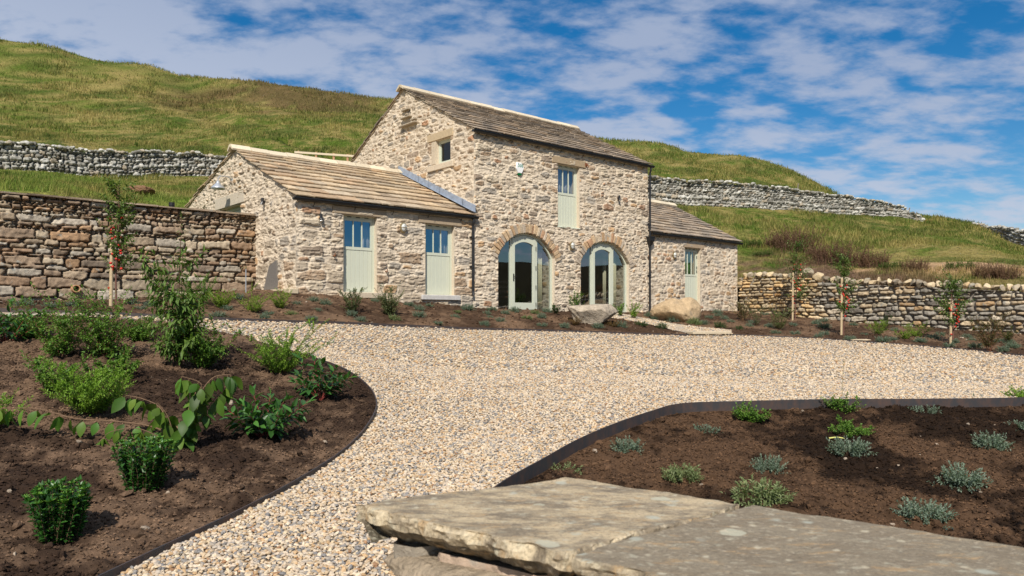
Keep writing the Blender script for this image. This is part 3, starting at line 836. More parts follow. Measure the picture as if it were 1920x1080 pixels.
def dry_stone(seed, hf, wr, pal, depth=.11, gap=.012, rough=.02, p=3.2, gapcol=.55):
    def fn(s, z):
        e, F1, r = rubble(s, z, seed, hf, wr, p, .03, .2)
        m = sstep(gap * .25, gap * 1.9, e + (fbm(s * 16, z * 16, seed + 6, 2) - .5) * .010)
        h = (m - 1) * depth + m * (.07 * r[:, 3] - .02 - .010 * np.clip(F1, 0, 1) ** 4 + (r[:, 2] - .5) * .05 * np.sin(s * 3 + r[:, 1] * 9)) + (fbm(s * 11, z * 11, seed + 8, 3) - .5) * rough * 2
        c = palette(r[:, 0], r[:, 1], *pal) * (.85 + .3 * fbm(s * 7, z * 7, seed + 2, 3))[:, None]
        return h, c
    return fn
def wall_grid(org, du, nrm, s0, s1, z0, z1, res, fn, top=None, bottom=None, holes=(), arches=(), ends=(True, True), flip=False, zwave=None):
    """a relief face: s along du, z up, relief along nrm; top(s) clips it to a gable; holes are (s0,s1,z0,z1)"""
    br = sorted(set([s0, s1] + [h[0] for h in holes] + [h[1] for h in holes]))
    bz = sorted(set([z0, z1] + [h[2] for h in holes] + [h[3] for h in holes]))
    def sub(b):
        o = []
        for a, c in zip(b[:-1], b[1:]):
            k = max(1, int(round((c - a) / res))); o += list(np.linspace(a, c, k, endpoint=False))
        return np.array(o + [b[-1]])
    S1, Z1 = sub(br), sub(bz)
    S, Z = np.meshgrid(S1, Z1)
    if top is not None:
        T = top(S); Zc = np.minimum(Z, T)
    else: Zc = Z
    if bottom is not None: Zc = np.maximum(Zc, bottom(S))
    cs, cz = (S[:-1, :-1] + S[1:, 1:]) / 2, (Z[:-1, :-1] + Z[1:, 1:]) / 2
    keep = np.ones(cs.shape, bool)
    if top is not None: keep &= Z[:-1, :-1] < np.maximum(T[:-1, :-1], T[1:, 1:])
    if bottom is not None: keep &= Z[1:, 1:] > bottom(cs)
    edge = np.full(S.shape, 9.)
    for h in holes:
        keep &= ~((cs > h[0]) & (cs < h[1]) & (cz > h[2]) & (cz < h[3]))
        edge = np.minimum(edge, np.maximum(np.maximum(h[0] - S, S - h[1]), np.maximum(h[2] - Z, Z - h[3])))
    Sx = S.copy()
    for (c, hw, zb, sp, rise) in arches:
        R = (hw*hw + rise*rise) / (2*rise); zc = sp + rise - R
        ins = lambda a, b: (np.abs(a - c) < hw) & (b > zb) & ((b < sp) | (np.hypot(a - c, b - zc) < R))
        keep &= ~ins(cs, cz)
        d = np.hypot(S - c, Z - zc); up = Z >= sp
        m = up & (np.abs(d - R) < res * .95)
        k = R / np.maximum(d, 1e-6)
        Sx = np.where(m, c + (S - c) * k, Sx); Zc = np.where(m, zc + (Z - zc) * k, Zc)
        for sg in (-1, 1):
            m2 = (~up) & (Z > zb - res) & (np.abs(S - (c + sg * hw)) < res * .95)
            Sx = np.where(m2, c + sg * hw, Sx)
        edge = np.minimum(edge, np.where(up, d - R, np.where(Z > zb, np.abs(S - c) - hw, 9)))
    h, col = fn(Sx.ravel(), Zc.ravel())
    at = np.ones(S.shape)
    if ends[0]: at *= sstep(-.002, .05, S - s0)
    if ends[1]: at *= sstep(-.002, .05, s1 - S)
    at *= .25 + .75 * sstep(-.01, .05, edge)
    h = h * at.ravel()
    zv = Zc.ravel() + (zwave(Sx.ravel()) if zwave is not None else 0)
    V = np.stack([org[0] + du[0]*Sx.ravel() + nrm[0]*h, org[1] + du[1]*Sx.ravel() + nrm[1]*h, zv], -1)
    id_ = np.arange(S.size).reshape(S.shape)
    Fq = np.stack([id_[:-1, :-1], id_[:-1, 1:], id_[1:, 1:], id_[1:, :-1]], -1)[keep]
    if flip: Fq = Fq[:, ::-1]
    used = np.unique(Fq); rm = np.full(S.size, -1); rm[used] = np.arange(len(used))
    return V[used], rm[Fq], col[used]
def join(parts):
    V = []; Q = []; C = []; k = 0
    for v, f, c in parts:
        V.append(v); Q.append(np.asarray(f) + k); C.append(c); k += len(v)
    return np.concatenate(V), [q for q in Q], np.concatenate(C)
def flat(quads, col):
    V = np.array([p for q in quads for p in q], float)
    Fq = np.arange(len(V)).reshape(-1, 4)
    return V, Fq, np.tile(np.array(col, float), (len(V), 1))

# ------------------------------------------------------------------ the barn (local x = u, y = v, z = height above eye level)
barn = empty('stone_barn', (P0[0], P0[1], 0), TH)
tag(barn, 'long low stone barn with three slate roofs, sage half doors and twin arches', 'barn')
FL = 0.20
UL, UR = -5.4, 13.45                    # ends of the low wings
EW, RW = 2.92, 4.68                     # wing eaves and ridge heights
EM, RM, VM = 5.42, 7.40, 3.74           # main eaves, ridge, ridge line
VB = 7.45
VWL, VWR = 3.95, 3.3
DOORS = {'L1': (-4.14, -3.18, .64, 2.60), 'L2': (-1.67, -.69, .62, 2.57), 'LOFT': (3.36, 4.34, 2.90, 4.88), 'R': (9.97, 10.93, .42, 2.62)}
ARCH = [(2.064, 1.155, FL - .02, 1.86, .72), (5.59, 1.2, FL - .02, 1.84, .72)]
fnF = house_stone(101)
big = lambda z, r: float(np.clip(r.normal(.22 if z < 1.6 else .15, .055), .07, .36))
H2 = (1, 0), (0, -1)
def hole(k): return DOORS[k]
pm = [wall_grid((0, 0), (1, 0), (0, -1), 0, 7.8, -.35, EM, .015, fnF, holes=[hole('LOFT')], arches=ARCH)]
gt = lambda s: np.where(s < VM, EM + (RM - EM) * s / VM, RM - (RM - EM) * (s - VM) / (VB - VM))
GW = (1.14, 1.90, 4.68, 5.42)
fnG = house_stone(131, lambda z, r: float(np.clip(r.normal(.135, .04), .06, .25)), .08)
pm.append(wall_grid((0, 0), (0, 1), (-1, 0), 0, VB, 1.6, RM, .017, fnG, top=gt, holes=[GW], flip=True))
fnG2 = house_stone(141)
pm.append(wall_grid((7.8, 0), (0, 1), (1, 0), 0, VB, 2.2, RM, .06, fnG2, top=gt))
def reveals(h, y1=.5, col=MORTAR * .98, y0=0.0):
    a, b, c, d = h
    return flat([[(a, y0, c), (a, y0, d), (a, y1, d), (a, y1, c)], [(b, y0, c), (b, y1, c), (b, y1, d), (b, y0, d)],
                 [(a, y0, d), (b, y0, d), (b, y1, d), (a, y1, d)], [(a, y0, c), (a, y1, c), (b, y1, c), (b, y0, c)]], col)
pm.append(reveals(DOORS['LOFT']))
def arch_strip(a, y0, y1, n=28, col=MORTAR * .98):
    c, hw, zb, sp, rise = a
    R = (hw*hw + rise*rise) / (2*rise); zc = sp + rise - R; am = math.asin(hw / R)
    pts = [(c - hw, zb)] + [(c + R*math.sin(t), zc + R*math.cos(t)) for t in np.linspace(-am, am, n)] + [(c + hw, zb)]
    qs = [[(p[0], y0, p[1]), (q[0], y0, q[1]), (q[0], y1, q[1]), (p[0], y1, p[1])] for p, q in zip(pts[:-1], pts[1:])]
    return flat(qs, col), pts
for a in ARCH: pm.append(arch_strip(a, 0, .13)[0])
# rough stone inner jambs seen through the sidelights
fnJ = house_stone(151)
for a in ARCH:
    pm.append(wall_grid((a[0] + a[1], .20), (0, 1), (-1, 0), 0, .45, FL - .05, a[3] + .1, .03, fnJ, flip=True))
    pm.append(wall_grid((a[0] - a[1], .20), (0, 1), (1, 0), 0, .45, FL - .05, a[3] + .1, .03, fnJ))
def rev_v(h, depth=.4, col=MORTAR * .98, u0=0.0):
    a, b, c, d = h
    return flat([[(u0, a, c), (u0, a, d), (u0+depth, a, d), (u0+depth, a, c)], [(u0, b, c), (u0+depth, b, c), (u0+depth, b, d), (u0, b, d)],
                 [(u0, a, d), (u0, b, d), (u0+depth, b, d), (u0+depth, a, d)], [(u0, a, c), (u0+depth, a, c), (u0+depth, b, c), (u0, b, c)]], col)
pm.append(rev_v(GW, .20))
pm.append(flat([[(7.8, VB, 0), (0, VB, 0), (0, VB, EM), (7.8, VB, EM)]], MORTAR))
V, Fq, C = join(pm)
wall_m = mesh_np('wall', V, Fq, M_WALL, barn, C); wall_m['label'] = 'tall two storey middle wall of pale rubble'
# left wing
pl = [wall_grid((UL, 0), (1, 0), (0, -1), 0, -UL, -.1, EW, .015, house_stone(111, big), holes=[(h[0]-UL, h[1]-UL, h[2], h[3]) for h in (hole('L1'), hole('L2'))], ends=(True, False))]
VBL = 8.2
gl = lambda s: np.where(s < VWL, EW + (RW - EW) * s / VWL, RW - (RW - 3.55) * (s - VWL) / (VBL - VWL))
GD = (3.55, 5.2, .9, 3.16)
fl = house_stone(121, lambda z, r: float(np.clip(r.normal(.20 if z < 1.8 else .135, .045), .07, .34)), .22)
pl.append(wall_grid((UL, 0), (0, 1), (-1, 0), 0, VBL, .1, RW, .016, fl, top=gl, holes=[GD], flip=True))
for k in ('L1', 'L2'): pl.append(reveals(DOORS[k]))
pl.append(rev_v(GD, .3, MORTAR * .98, UL))
V, Fq, C = join(pl)
wall_l = mesh_np('wall', V, Fq, M_WALL, barn, C); wall_l['label'] = 'cream mortared wall of the low wing with two half doors'
# right wing
VBR = 6.6
gr = lambda s: np.where(s < VWR, 3.06 + (4.85 - 3.06) * s / VWR, 4.85 - (4.85 - 3.06) * (s - VWR) / (VBR - VWR))
pr = [wall_grid((7.8, 0), (1, 0), (0, -1), 0, UR - 7.8, -.35, 3.06, .026, house_stone(161), holes=[(DOORS['R'][0]-7.8, DOORS['R'][1]-7.8, DOORS['R'][2], DOORS['R'][3])], ends=(False, True)),
      wall_grid((UR, 0), (0, 1), (1, 0), 0, VBR, -.2, 4.85, .06, house_stone(165), top=gr), reveals(DOORS['R'])]
V, Fq, C = join(pr)
wall_r = mesh_np('wall', V, Fq, M_WALL, barn, C); wall_r['label'] = 'small stone wing with one half door'

# roofs: courses of stone slates, ridge and verge
def slate_roof(name, u0, u1, va, za, vb, zb, ncol, seed, n0, n1, over=.16):
    """slates from the eaves (va, za) up to the ridge (vb, zb); u0..u1 along the roof"""
    rg = np.random.default_rng(seed); mb = MB()
    L = math.hypot(vb - va, zb - za); sv, sz = (vb - va) / L, (zb - za) / L
    nv, nz = -sz * (1 if sv > 0 else -1), abs(sv)
    nrm = (nv, nz)
    if nz < 0: nrm = (-nv, -nz)
    ex = np.linspace(n0, n1, 60); cuts = [-over]
    while cuts[-1] < L - .05:
        f = np.clip(cuts[-1] / L, 0, 1); cuts.append(cuts[-1] + lerp(n0, n1, f) * rg.uniform(.92, 1.08))
    for i in range(len(cuts) - 1):
        w0, w1 = cuts[i], min(cuts[i+1] + .09, L)
        u = u0 + rg.uniform(-.25, 0)
        while u < u1:
            wd = rg.uniform(.26, .66) * (1.15 - .3 * i / len(cuts)); ua, ub = max(u, u0 + rg.uniform(-.03, .02)), min(u + wd - .016, u1 + rg.uniform(-.02, .03))
            u += wd
            if ub - ua < .06: continue
            th = rg.uniform(.020, .038); lift = rg.uniform(0, .008)
            e0 = rg.uniform(-.03, .025); e1 = e0 + rg.uniform(-.018, .018)
            c = np.array(ncol[rg.integers(len(ncol))]) * rg.uniform(.78, 1.16)
            def q(uu, w, h): return (uu, va + sv*w + nrm[0]*h, za + sz*w + nrm[1]*h)
            hb, ht = .040 + lift, .004
            um = (ua + ub) / 2; em = rg.uniform(-.015, .015)
            vs = [q(ua, w0+e0, hb), q(um, w0+em, hb), q(ub, w0+e1, hb), q(ub, w1, ht), q(um, w1, ht), q(ua, w1, ht),
                  q(ua, w0+e0, hb+th), q(um, w0+em, hb+th+rg.uniform(-.004,.004)), q(ub, w0+e1, hb+th), q(ub, w1, ht+th*.7), q(um, w1, ht+th*.7), q(ua, w1, ht+th*.7)]
            mb.add(vs, [(5,4,1,0),(4,3,2,1),(6,7,10,11),(7,8,9,10),(0,1,7,6),(1,2,8,7),(2,3,9,8),(3,4,10,9),(4,5,11,10),(5,0,6,11)], c)
    # the bed under the slates
    def q2(uu, w, h): return (uu, va + sv*w + nrm[0]*h, za + sz*w + nrm[1]*h)
    mb.add([q2(u0+.02, -over+.05, 0), q2(u1-.02, -over+.05, 0), q2(u1-.02, L, 0), q2(u0+.02, L, 0), q2(u0+.02, -over+.05, -.012), q2(u1-.02, -over+.05, -.012), q2(u1-.02, L, -.012), q2(u0+.02, L, -.012)],
           [(0,1,2,3),(7,6,5,4),(0,4,5,1),(1,5,6,2),(2,6,7,3),(3,7,4,0)], (.48, .40, .29))
    return mb
BUFF = [(.46,.345,.215), (.42,.32,.21), (.50,.385,.25), (.38,.29,.195), (.46,.325,.20), (.43,.345,.24)]
GREY = [(.31,.245,.18), (.26,.21,.16), (.36,.285,.205), (.22,.18,.14), (.33,.245,.165)]
def merge(*ms):
    m = MB()
    for k in ms:
        n = len(m.v); m.v += k.v; m.f += [tuple(i + n for i in f) for f in k.f]; m.c += k.c
    return m
rf = merge(slate_roof('r', UL - .06, 0.02, 0, EW + .03, VWL, RW + .03, BUFF, 1, .46, .33), slate_roof('r', UL - .06, 0.0, VBL, 3.58, VWL, RW + .03, BUFF, 2, .5, .4))
roof_l = rf.build('roof', M_ROOF, barn); roof_l['label'] = 'buff slate roof of the low wing'
rf = merge(slate_roof('r', -.06, 7.88, 0, EM + .03, VM, RM + .03, GREY, 3, .37, .24), slate_roof('r', -.06, 7.88, VB, EM + .03, VM, RM + .03, GREY, 4, .5, .4))
roof_m = rf.build('roof', M_ROOF, barn); roof_m['label'] = 'tall weathered brown slate roof'
rf = merge(slate_roof('r', 7.82, UR + .12, 0, 3.09, VWR, 4.88, GREY, 5, .34, .24), slate_roof('r', 7.82, UR + .12, VBR, 3.09, VWR, 4.88, GREY, 6, .5, .4))
roof_r = rf.build('roof', M_ROOF, barn); roof_r['label'] = 'small brown slate roof'
def ridge(u0, u1, v, z, parent, seed, seg=.55):
    rg = np.random.default_rng(seed); mb = MB(); u = u0
    while u < u1 - .05:
        e = min(u + seg * rg.uniform(.85, 1.15), u1)
        if u1 - e < .15: e = u1
        zt = z + rg.uniform(-.012, .012); w = rg.uniform(.20, .24); c = np.array((.60, .51, .37)) * rg.uniform(.85, 1.1)
        a, b = u + .006, e - .006
        pr = [(-w, -.085), (-.07, .045), (0, .066), (.07, .045), (w, -.085), (w-.02, -.125), (0, .0), (-w+.02, -.125)]
        vs = [(a, v + p[0], zt + p[1]) for p in pr] + [(b, v + p[0], zt + p[1]) for p in pr]
        fs = [tuple(range(7, -1, -1)), tuple(range(8, 16))] + [(i, (i+1) % 8, 8 + (i+1) % 8, 8 + i) for i in range(8)]
        mb.add(vs, fs, c); u = e
    return mb.build('ridge_stones', M_DRESSED, parent)
ridge(UL - .17, -.02, VWL, RW + .10, roof_l, 1); ridge(-.17, 7.98, VM, RM + .10, roof_m, 2); ridge(7.84, UR + .14, VWR, 4.96, roof_r, 3)

# gutters, pipes, flashing
def gutter(u0, u1, z, name='gutter'):
    mb = MB(); n = 8
    for (ra, c) in ((.062, 0),):
        vs = []; fs = []
        for uu in (u0, u1):
            for k in range(n + 1):
                a = math.pi + math.pi * k / n
                vs.append((uu, -.115 + ra*math.cos(a), z + ra*math.sin(a)))
        for k in range(n): fs.append((k, k+1, n+1+k+1, n+1+k))
        fs.append(tuple(range(n+1))); fs.append(tuple(range(2*n+1, n, -1)))
        mb.add(vs, fs)
    mb.box(u0, u1, -.185, -.172, z - .004, z + .014)
    o = mb.build(name, M_BLACK, barn)
    k = int((u1 - u0) / .95)
    for i in range(k):
        uu = u0 + (i + .5) * (u1 - u0) / k
        b = MB(); b.tube([(uu, .03, z - .17), (uu, -.05, z - .14), (uu, -.11, z - .068)], .009, n=5)
        b.build('gutter_bracket', M_BLACK, o)
    return o
gutter(UL - .12, .06, EW - .05); gutter(-.12, 7.98, EM - .05); gutter(7.86, UR + .14, 2.99)
def downpipe(u, zt, zb, collars, hopper=None):
    mb = MB()
    mb.tube([(u, -.115, zt), (u, -.115, zt - .12), (u, -.075, zt - .22), (u, -.075, zb + .12), (u, -.10, zb)], .036, n=10)
    o = mb.build('downpipe', M_BLACK, barn, smooth=False)
    for z in collars:
        b = MB(); b.tube([(u, -.075, z - .035), (u, -.075, z + .035)], .047, n=10); b.box(u - .075, u + .075, -.045, -.008, z - .016, z + .016); b.build('pipe_collar', M_BLACK, o)
    if hopper:
        b = MB(); z = hopper
        prof = [(.05, -.16), (.075, -.08), (.12, 0), (.13, .12)]
        for (r0, h0), (r1, h1) in zip(prof[:-1], prof[1:]):
            q = lambda r, h: [(u - r, -.09 - r*.8, z + h), (u + r, -.09 - r*.8, z + h), (u + r, -.09 + r*.6, z + h), (u - r, -.09 + r*.6, z + h)]
            A, B = q(r0, h0), q(r1, h1)
            b.add(A + B, [(0,1,5,4),(1,2,6,5),(2,3,7,6),(3,0,4,7)])
        b.box(u - .135, u + .135, -.205, -.005, z + .12, z + .15)
        b.build('hopper', M_BLACK, o)
    return o
downpipe(-.09, EW - .08, .62, (2.3, 1.45))
downpipe(7.83, EM - .08, .16, (4.6, 3.3, 1.5), 2.72)
mb = MB()
L = math.hypot(VWL, RW - EW); nseg = 7
for i in range(nseg):
    a, b = i / nseg + .004, (i + 1) / nseg + .012
    for_ = []
    za, zb = EW + .03 + (RW - EW) * a, EW + .03 + (RW - EW) * b
    va, vb = VWL * a - .16 * (1 - a), VWL * b - .16 * (1 - b)
    vs = [(-.05, va, za + .055), (-.05, vb, zb + .055), (-.05, vb, zb + .24), (-.05, va, za + .24), (-.17, va, za + .075), (-.17, vb, zb + .075), (.012, va, za + .24), (.012, vb, zb + .24)]
    mb.add(vs, [(0, 3, 2, 1), (4, 0, 1, 5), (3, 6, 7, 2)])
fl_ = mb.build('lead_flashing', M_LEAD, barn)

# dressed lintels and sills
def slab(name, u0, u1, v0, v1, z0, z1, c, parent=barn, mat=M_DRESSED, b=.012):
    m = MB(); m.box(u0, u1, v0, v1, z0, z1, c, b); return m.build(name, mat, parent)
slab('sill', -4.28, -2.98, -.09, .2, .49, .635, (.50, .42, .31)); slab('sill', -1.82, -.53, -.09, .2, .48, .615, (.50, .48, .45))
slab('lintel', -4.45, -2.9, -.035, .3, 2.605, 2.80, (.36, .28, .19)); slab('lintel', -1.9, -.45, -.035, .3, 2.575, 2.78, (.36, .28, .19))
slab('lintel', 3.1, 4.62, -.03, .3, 4.885, 5.10, (.36, .27, .17)); slab('lintel', 9.9, 11.15, -.03, .3, 2.625, 2.78, (.36, .27, .18))
slab('sill', 3.33, 4.37, -.02, .2, 2.86, 2.897, (.60, .64, .52))
slab('lintel', -.03, .3, 1.0, 2.35, 5.425, 5.66, (.46, .36, .23)); slab('sill', -.07, .25, .95, 2.3, 4.50, 4.675, (.55, .46, .34))
slab('lintel', UL - .03, UL + .25, 3.25, 5.55, 3.165, 3.50, (.53, .46, .36))
slab('jamb_stone', -.028, .2, 1.905, 2.12, 4.70, 5.40, (.50, .42, .31)); 

# arch rings of rough voussoirs
def arch_ring(a, seed):
    rg = np.random.default_rng(seed); c, hw, zb, sp, rise = a
    R = (hw*hw + rise*rise) / (2*rise); zc = sp + rise - R; am = math.asin(hw / R) + .10
    mb = MB(); t = -am
    pal = [(.46,.33,.20), (.42,.28,.16), (.40,.33,.25), (.50,.40,.28), (.36,.22,.13), (.45,.37,.28)]
    while t < am:
        dt = rg.uniform(.07, .125) / R * 1.05; t1 = min(t + dt, am)
        r0, r1 = R - rg.uniform(-.01, .02), R + rg.uniform(.21, .33); y = -rg.uniform(.015, .055); g = .006 / R
        col = np.array(pal[rg.integers(len(pal))]) * rg.uniform(.85, 1.2)
        pr = [(r0, t+g), (r0, t1-g), ((r0+r1)/2, t1-g*.5), (r1-rg.uniform(0,.03), t1-g), (r1, t+g), ((r0+r1)/2, t+g*.4)]
        P = [(c + r*math.sin(k), zc + r*math.cos(k)) for r, k in pr]
        mx = sum(p[0] for p in P)/6; mz = sum(p[1] for p in P)/6
        vs = [(p[0], .12, p[1]) for p in P] + [(p[0], y + .012, p[1]) for p in P] + [(mx + (p[0]-mx)*.82, y - .004 + rg.uniform(-.006,.006), mz + (p[1]-mz)*.88) for p in P]
        fs = [tuple(range(12, 18))] + [(i, (i+1)%6, 6+(i+1)%6, 6+i) for i in range(6)] + [(6+i, 6+(i+1)%6, 12+(i+1)%6, 12+i) for i in range(6)]
        mb.add(vs, fs, col); t = t1
    return mb.build('arch_stones', M_DRY, barn)
arch_ring(ARCH[0], 5); arch_ring(ARCH[1], 6)

# half doors
def half_door(key, zmid, bars, glass, nb, label=None, vent=True, y=.13):
    a, b, c, d = DOORS[key]
    fr = .055
    m = MB()
    m.box(a, a+fr, y, y+.09, c, d); m.box(b-fr, b, y, y+.09, c, d); m.box(a+fr, b-fr, y+.001, y+.09, d-fr, d); m.box(a+fr, b-fr, y+.001, y+.09, c, c+.03)
    o = m.build('half_door', M_PAINT, barn)
    if label: o['label'] = label
    i0, i1 = a+fr+.004, b-fr-.004
    s = MB()                                        # board-and-bead lower leaf
    w = (i1 - i0) / nb
    for k in range(nb):
        u0, u1 = i0 + k*w, i0 + (k+1)*w
        vs = [(u0, y+.030, c+.034), (u0+.007, y+.018, c+.034), (u1-.007, y+.018, c+.034), (u1, y+.030, c+.034)]
        vs += [(p[0], p[1], zmid) for p in vs]
        s.add(vs, [(0,1,5,4),(1,2,6,5),(2,3,7,6)])
    s.box(i0, i1, y+.031, y+.055, c+.033, zmid)
    s.build('board_panel', M_PAINT, o)
    g = MB(); r = .05
    z0, z1 = zmid + .002, d - fr - .004
    g.box(i0, i1, y+.006, y+.05, z0, z0+.075); g.box(i0, i1, y+.010, y+.05, z1-.07, z1); g.box(i0, i0+r, y+.010, y+.05, z0+.075, z1-.07); g.box(i1-r, i1, y+.010, y+.05, z0+.075, z1-.07)
    ww = (i1 - i0 - 2*r)
    for k in range(1, bars + 1):
        um = i0 + r + ww * k / (bars + 1); g.box(um-.013, um+.013, y+.012, y+.048, z0+.075, z1-.07)
    sash = g.build('sash', M_PAINT, o)
    if vent:
        for k in range(bars + 1):
            v = MB(); um = i0 + r + ww * (k + .5) / (bars + 1); v.box(um-.06, um+.06, y-.004, y+.004, d-.042, d-.022)
            v.build('trickle_vent', M_BLACK, o)
    p = MB(); p.add([(i0+r, y+.032, z0+.075), (i1-r, y+.032, z0+.075), (i1-r, y+.032, z1-.07), (i0+r, y+.032, z1-.07)], [(0,1,2,3)])
    p.build('pane', glass, o)
    return o
half_door('L1', 1.73, 2, M_GLASS_BLUE, 7, 'half door at the far end of the low wing')
half_door('L2', 1.72, 2, M_GLASS_BLUE, 7, 'half door next to the downpipe')
half_door('LOFT', 3.93, 2, M_GLASS, 7, 'tall loft door high above the arches')
hd = half_door('R', 1.56, 2, M_GLASS, 6, 'half door of the small wing')
for z in (2.3, 1.9, 1.75):
    b = MB(); b.box(10.865, 10.885, .112, .13, z - .05, z + .05); b.build('hinge', M_BLACK, hd)

# arched glazed doors
def arched(a, idx, label):
    c, hw, zb, sp, rise = a
    y = .11; R = (hw*hw + rise*rise) / (2*rise); zc = sp + rise - R; am = math.asin(hw / R)
    def zt(u, off): return zc + math.sqrt(max(0, (R-off)**2 - (u-c)**2))
    def band(mb, o0, o1, y0, y1, ua, ub, n=24):
        us = np.linspace(ua, ub, n); vs = []; fs = []
        for u in us:
            vs += [(u, y0, zt(u, o0)), (u, y0, zt(u, o1)), (u, y1, zt(u, o1)), (u, y1, zt(u, o0))]
        for i in range(n-1):
            for k in range(4): fs.append((i*4+k, i*4+(k+1)%4, i*4+4+(k+1)%4, i*4+4+k))
        mb.add(vs, fs)
    m = MB(); fr = .07
    band(m, 0, fr, y, y+.09, c-hw+.001, c+hw-.001, 36)
    m.box(c-hw, c-hw+fr, y+.001, y+.09, zb, sp+.02); m.box(c+hw-fr, c+hw, y+.001, y+.09, zb, sp+.02)
    m.box(c-hw+fr, c+hw-fr, y+.002, y+.085, zb, zb+.05)
    d0, d1 = c - .53, c + .44                       # door leaf between two mullions
    for um in (d0 - .035, d1 + .035):
        m.box(um-.035, um+.035, y+.003, y+.088, zb+.05, zt(um, fr)+.01)
    o = m.build('arched_door', M_PAINT, barn); o['label'] = label
    lf = MB(); st = .105; e0, e1 = d0 + .006, d1 - .006
    lf.box(e0, e0+st, y-.012, y+.05, zb+.06, zt(e0+st, fr)-.03); lf.box(e1-st, e1, y-.012, y+.05, zb+.06, zt(e1-st, fr)-.03)
    lf.box(e0+st, e1-st, y-.010, y+.05, zb+.06, zb+.27)
    us = np.linspace(e0+st, e1-st, 14); vs = []; fs = []
    for u in us:
        k = (u-(e0+e1)/2)/((e1-e0)/2-st); zi = zt(u, fr+.20) - .035*k*k
        vs += [(u, y-.010, zt(u, fr+.012)), (u, y-.010, zi), (u, y+.05, zi), (u, y+.05, zt(u, fr+.012))]
    for i in range(13):
        for k in range(4): fs.append((i*4+k, i*4+(k+1)%4, i*4+4+(k+1)%4, i*4+4+k))
    lf.add(vs, fs)
    leaf = lf.build('door_leaf', M_PAINT, o)
    def pane(ua, ub, off, parent, z0):
        p = MB(); us = np.linspace(ua, ub, 12); vs = []
        for u in us: vs += [(u, y+.03, z0), (u, y+.03, zt(u, off))]
        p.add(vs, [(2*i, 2*i+2, 2*i+3, 2*i+1) for i in range(11)])
        return p.build('pane', M_GLASS, parent)
    pane(c-hw+fr, d0-.07, fr, o, zb+.05); pane(d1+.07, c+hw-fr, fr, o, zb+.05); pane(e0+st, e1-st, fr+.19, leaf, zb+.27)
    if idx == 0:
        h = MB(); h.box(e0+.035, e0+.07, y-.024, y-.012, zb+.92, zb+1.14); h.tube([(e0+.052, y-.02, zb+1.06), (e0+.052, y-.06, zb+1.06), (e0+.15, y-.06, zb+1.06)], .010, n=6); h.build('handle', M_BLACK, leaf)
        for z in (.22, .75, 1.35, 1.95):
            b = MB(); b.box(e1-.004, e1+.016, y-.026, y-.012, zb+z-.06, zb+z+.06); b.build('hinge', M_BLACK, leaf)
    return o
arched(ARCH[0], 0, 'arched glazed doorway nearer the low half doors'); arched(ARCH[1], 1, 'arched glazed doorway behind the flat boulder')

# gable window
a, b, c, d = GW
m = MB(); x = .10; fr = .06
m.box(x, x+.08, a, a+fr, c, d); m.box(x, x+.08, b-fr, b, c, d); m.box(x+.001, x+.08, a+fr, b-fr, d-fr, d); m.box(x-.03, x+.08, a+fr, b-fr, c, c+fr)
win = m.build('gable_window', M_PAINT, barn)
m = MB(); m.add([(x+.04, a+fr, c+fr), (x+.04, b-fr, c+fr), (x+.04, b-fr, d-fr), (x+.04, a+fr, d-fr)], [(0,1,2,3)]); m.build('pane', M_GLASS_CLEAR, win)
m = MB(); s_ = .035; x2 = x + .02
m.box(x2, x2+.04, a+fr, a+fr+s_, c+fr, d-fr); m.box(x2, x2+.04, b-fr-s_, b-fr, c+fr, d-fr); m.box(x2+.001, x2+.04, a+fr+s_, b-fr-s_, d-fr-s_, d-fr); m.box(x2+.001, x2+.04, a+fr+s_, b-fr-s_, c+fr, c+fr+s_)
m.build('sash', M_PAINT, win)
# door in the low gable
m = MB(); x = UL + .16; a, b, c, d = GD
m.box(x, x+.1, a, a+.07, c, d); m.box(x, x+.1, b-.07, b, c, d); m.box(x+.001, x+.1, a+.07, b-.07, d-.09, d)
gd = m.build('gable_door', M_PAINT, barn)
m = MB(); m.box(x+.03, x+.07, a+.072, b-.072, c, d-.092); m.build('door_leaf', M_PAINT, gd)

# pigeon ledges in the gable
for (v, z, w, pr) in ((3.35, 6.20, .95, .16), (3.5, 6.46, .55, .13), (3.55, 6.72, .42, .10), (3.1, 6.33, .3, .08)):
    m = MB(); m.box(-pr, .05, v - w/2, v + w/2, z - .022, z + .022, (.36, .30, .22), .006); m.build('pigeon_ledge', M_DRESSED, barn)
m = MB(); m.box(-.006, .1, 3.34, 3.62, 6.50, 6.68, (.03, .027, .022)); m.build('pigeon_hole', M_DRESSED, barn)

# lamps and small fittings
def bulkhead(u, z):
    m = MB(); m.lathe([(.085, -.004), (.105, -.03), (.105, -.055), (.088, -.06)], 16, (u, 0, z), 'Y')
    for i, q in enumerate(m.v): m.v[i] = (q[0], q[1], z + (q[2]-z)*1.35)
    o = m.build('bulkhead_lamp', M_BRASS, barn, smooth=False)
    g = MB(); g.lathe([(.082, -.058), (.075, -.095), (.045, -.115), (.01, -.122)], 16, (u, 0, z), 'Y')
    for i, q in enumerate(g.v): g.v[i] = (q[0], q[1], z + (q[2]-z)*1.35)
    g.build('lamp_glass', M_LAMPG, o, smooth=True)
    k = MB()
    k.tube([(u, -.06, z-.12), (u, -.13, z-.05), (u, -.13, z+.05), (u, -.06, z+.12)], .007, n=5); k.tube([(u-.1, -.06, z), (u-.05, -.125, z), (u+.05, -.125, z), (u+.1, -.06, z)], .007, n=5)
    k.build('lamp_cage', M_BRASS, o)
bulkhead(-2.395, 2.39); bulkhead(3.96, 2.30); bulkhead(9.285, 2.28)
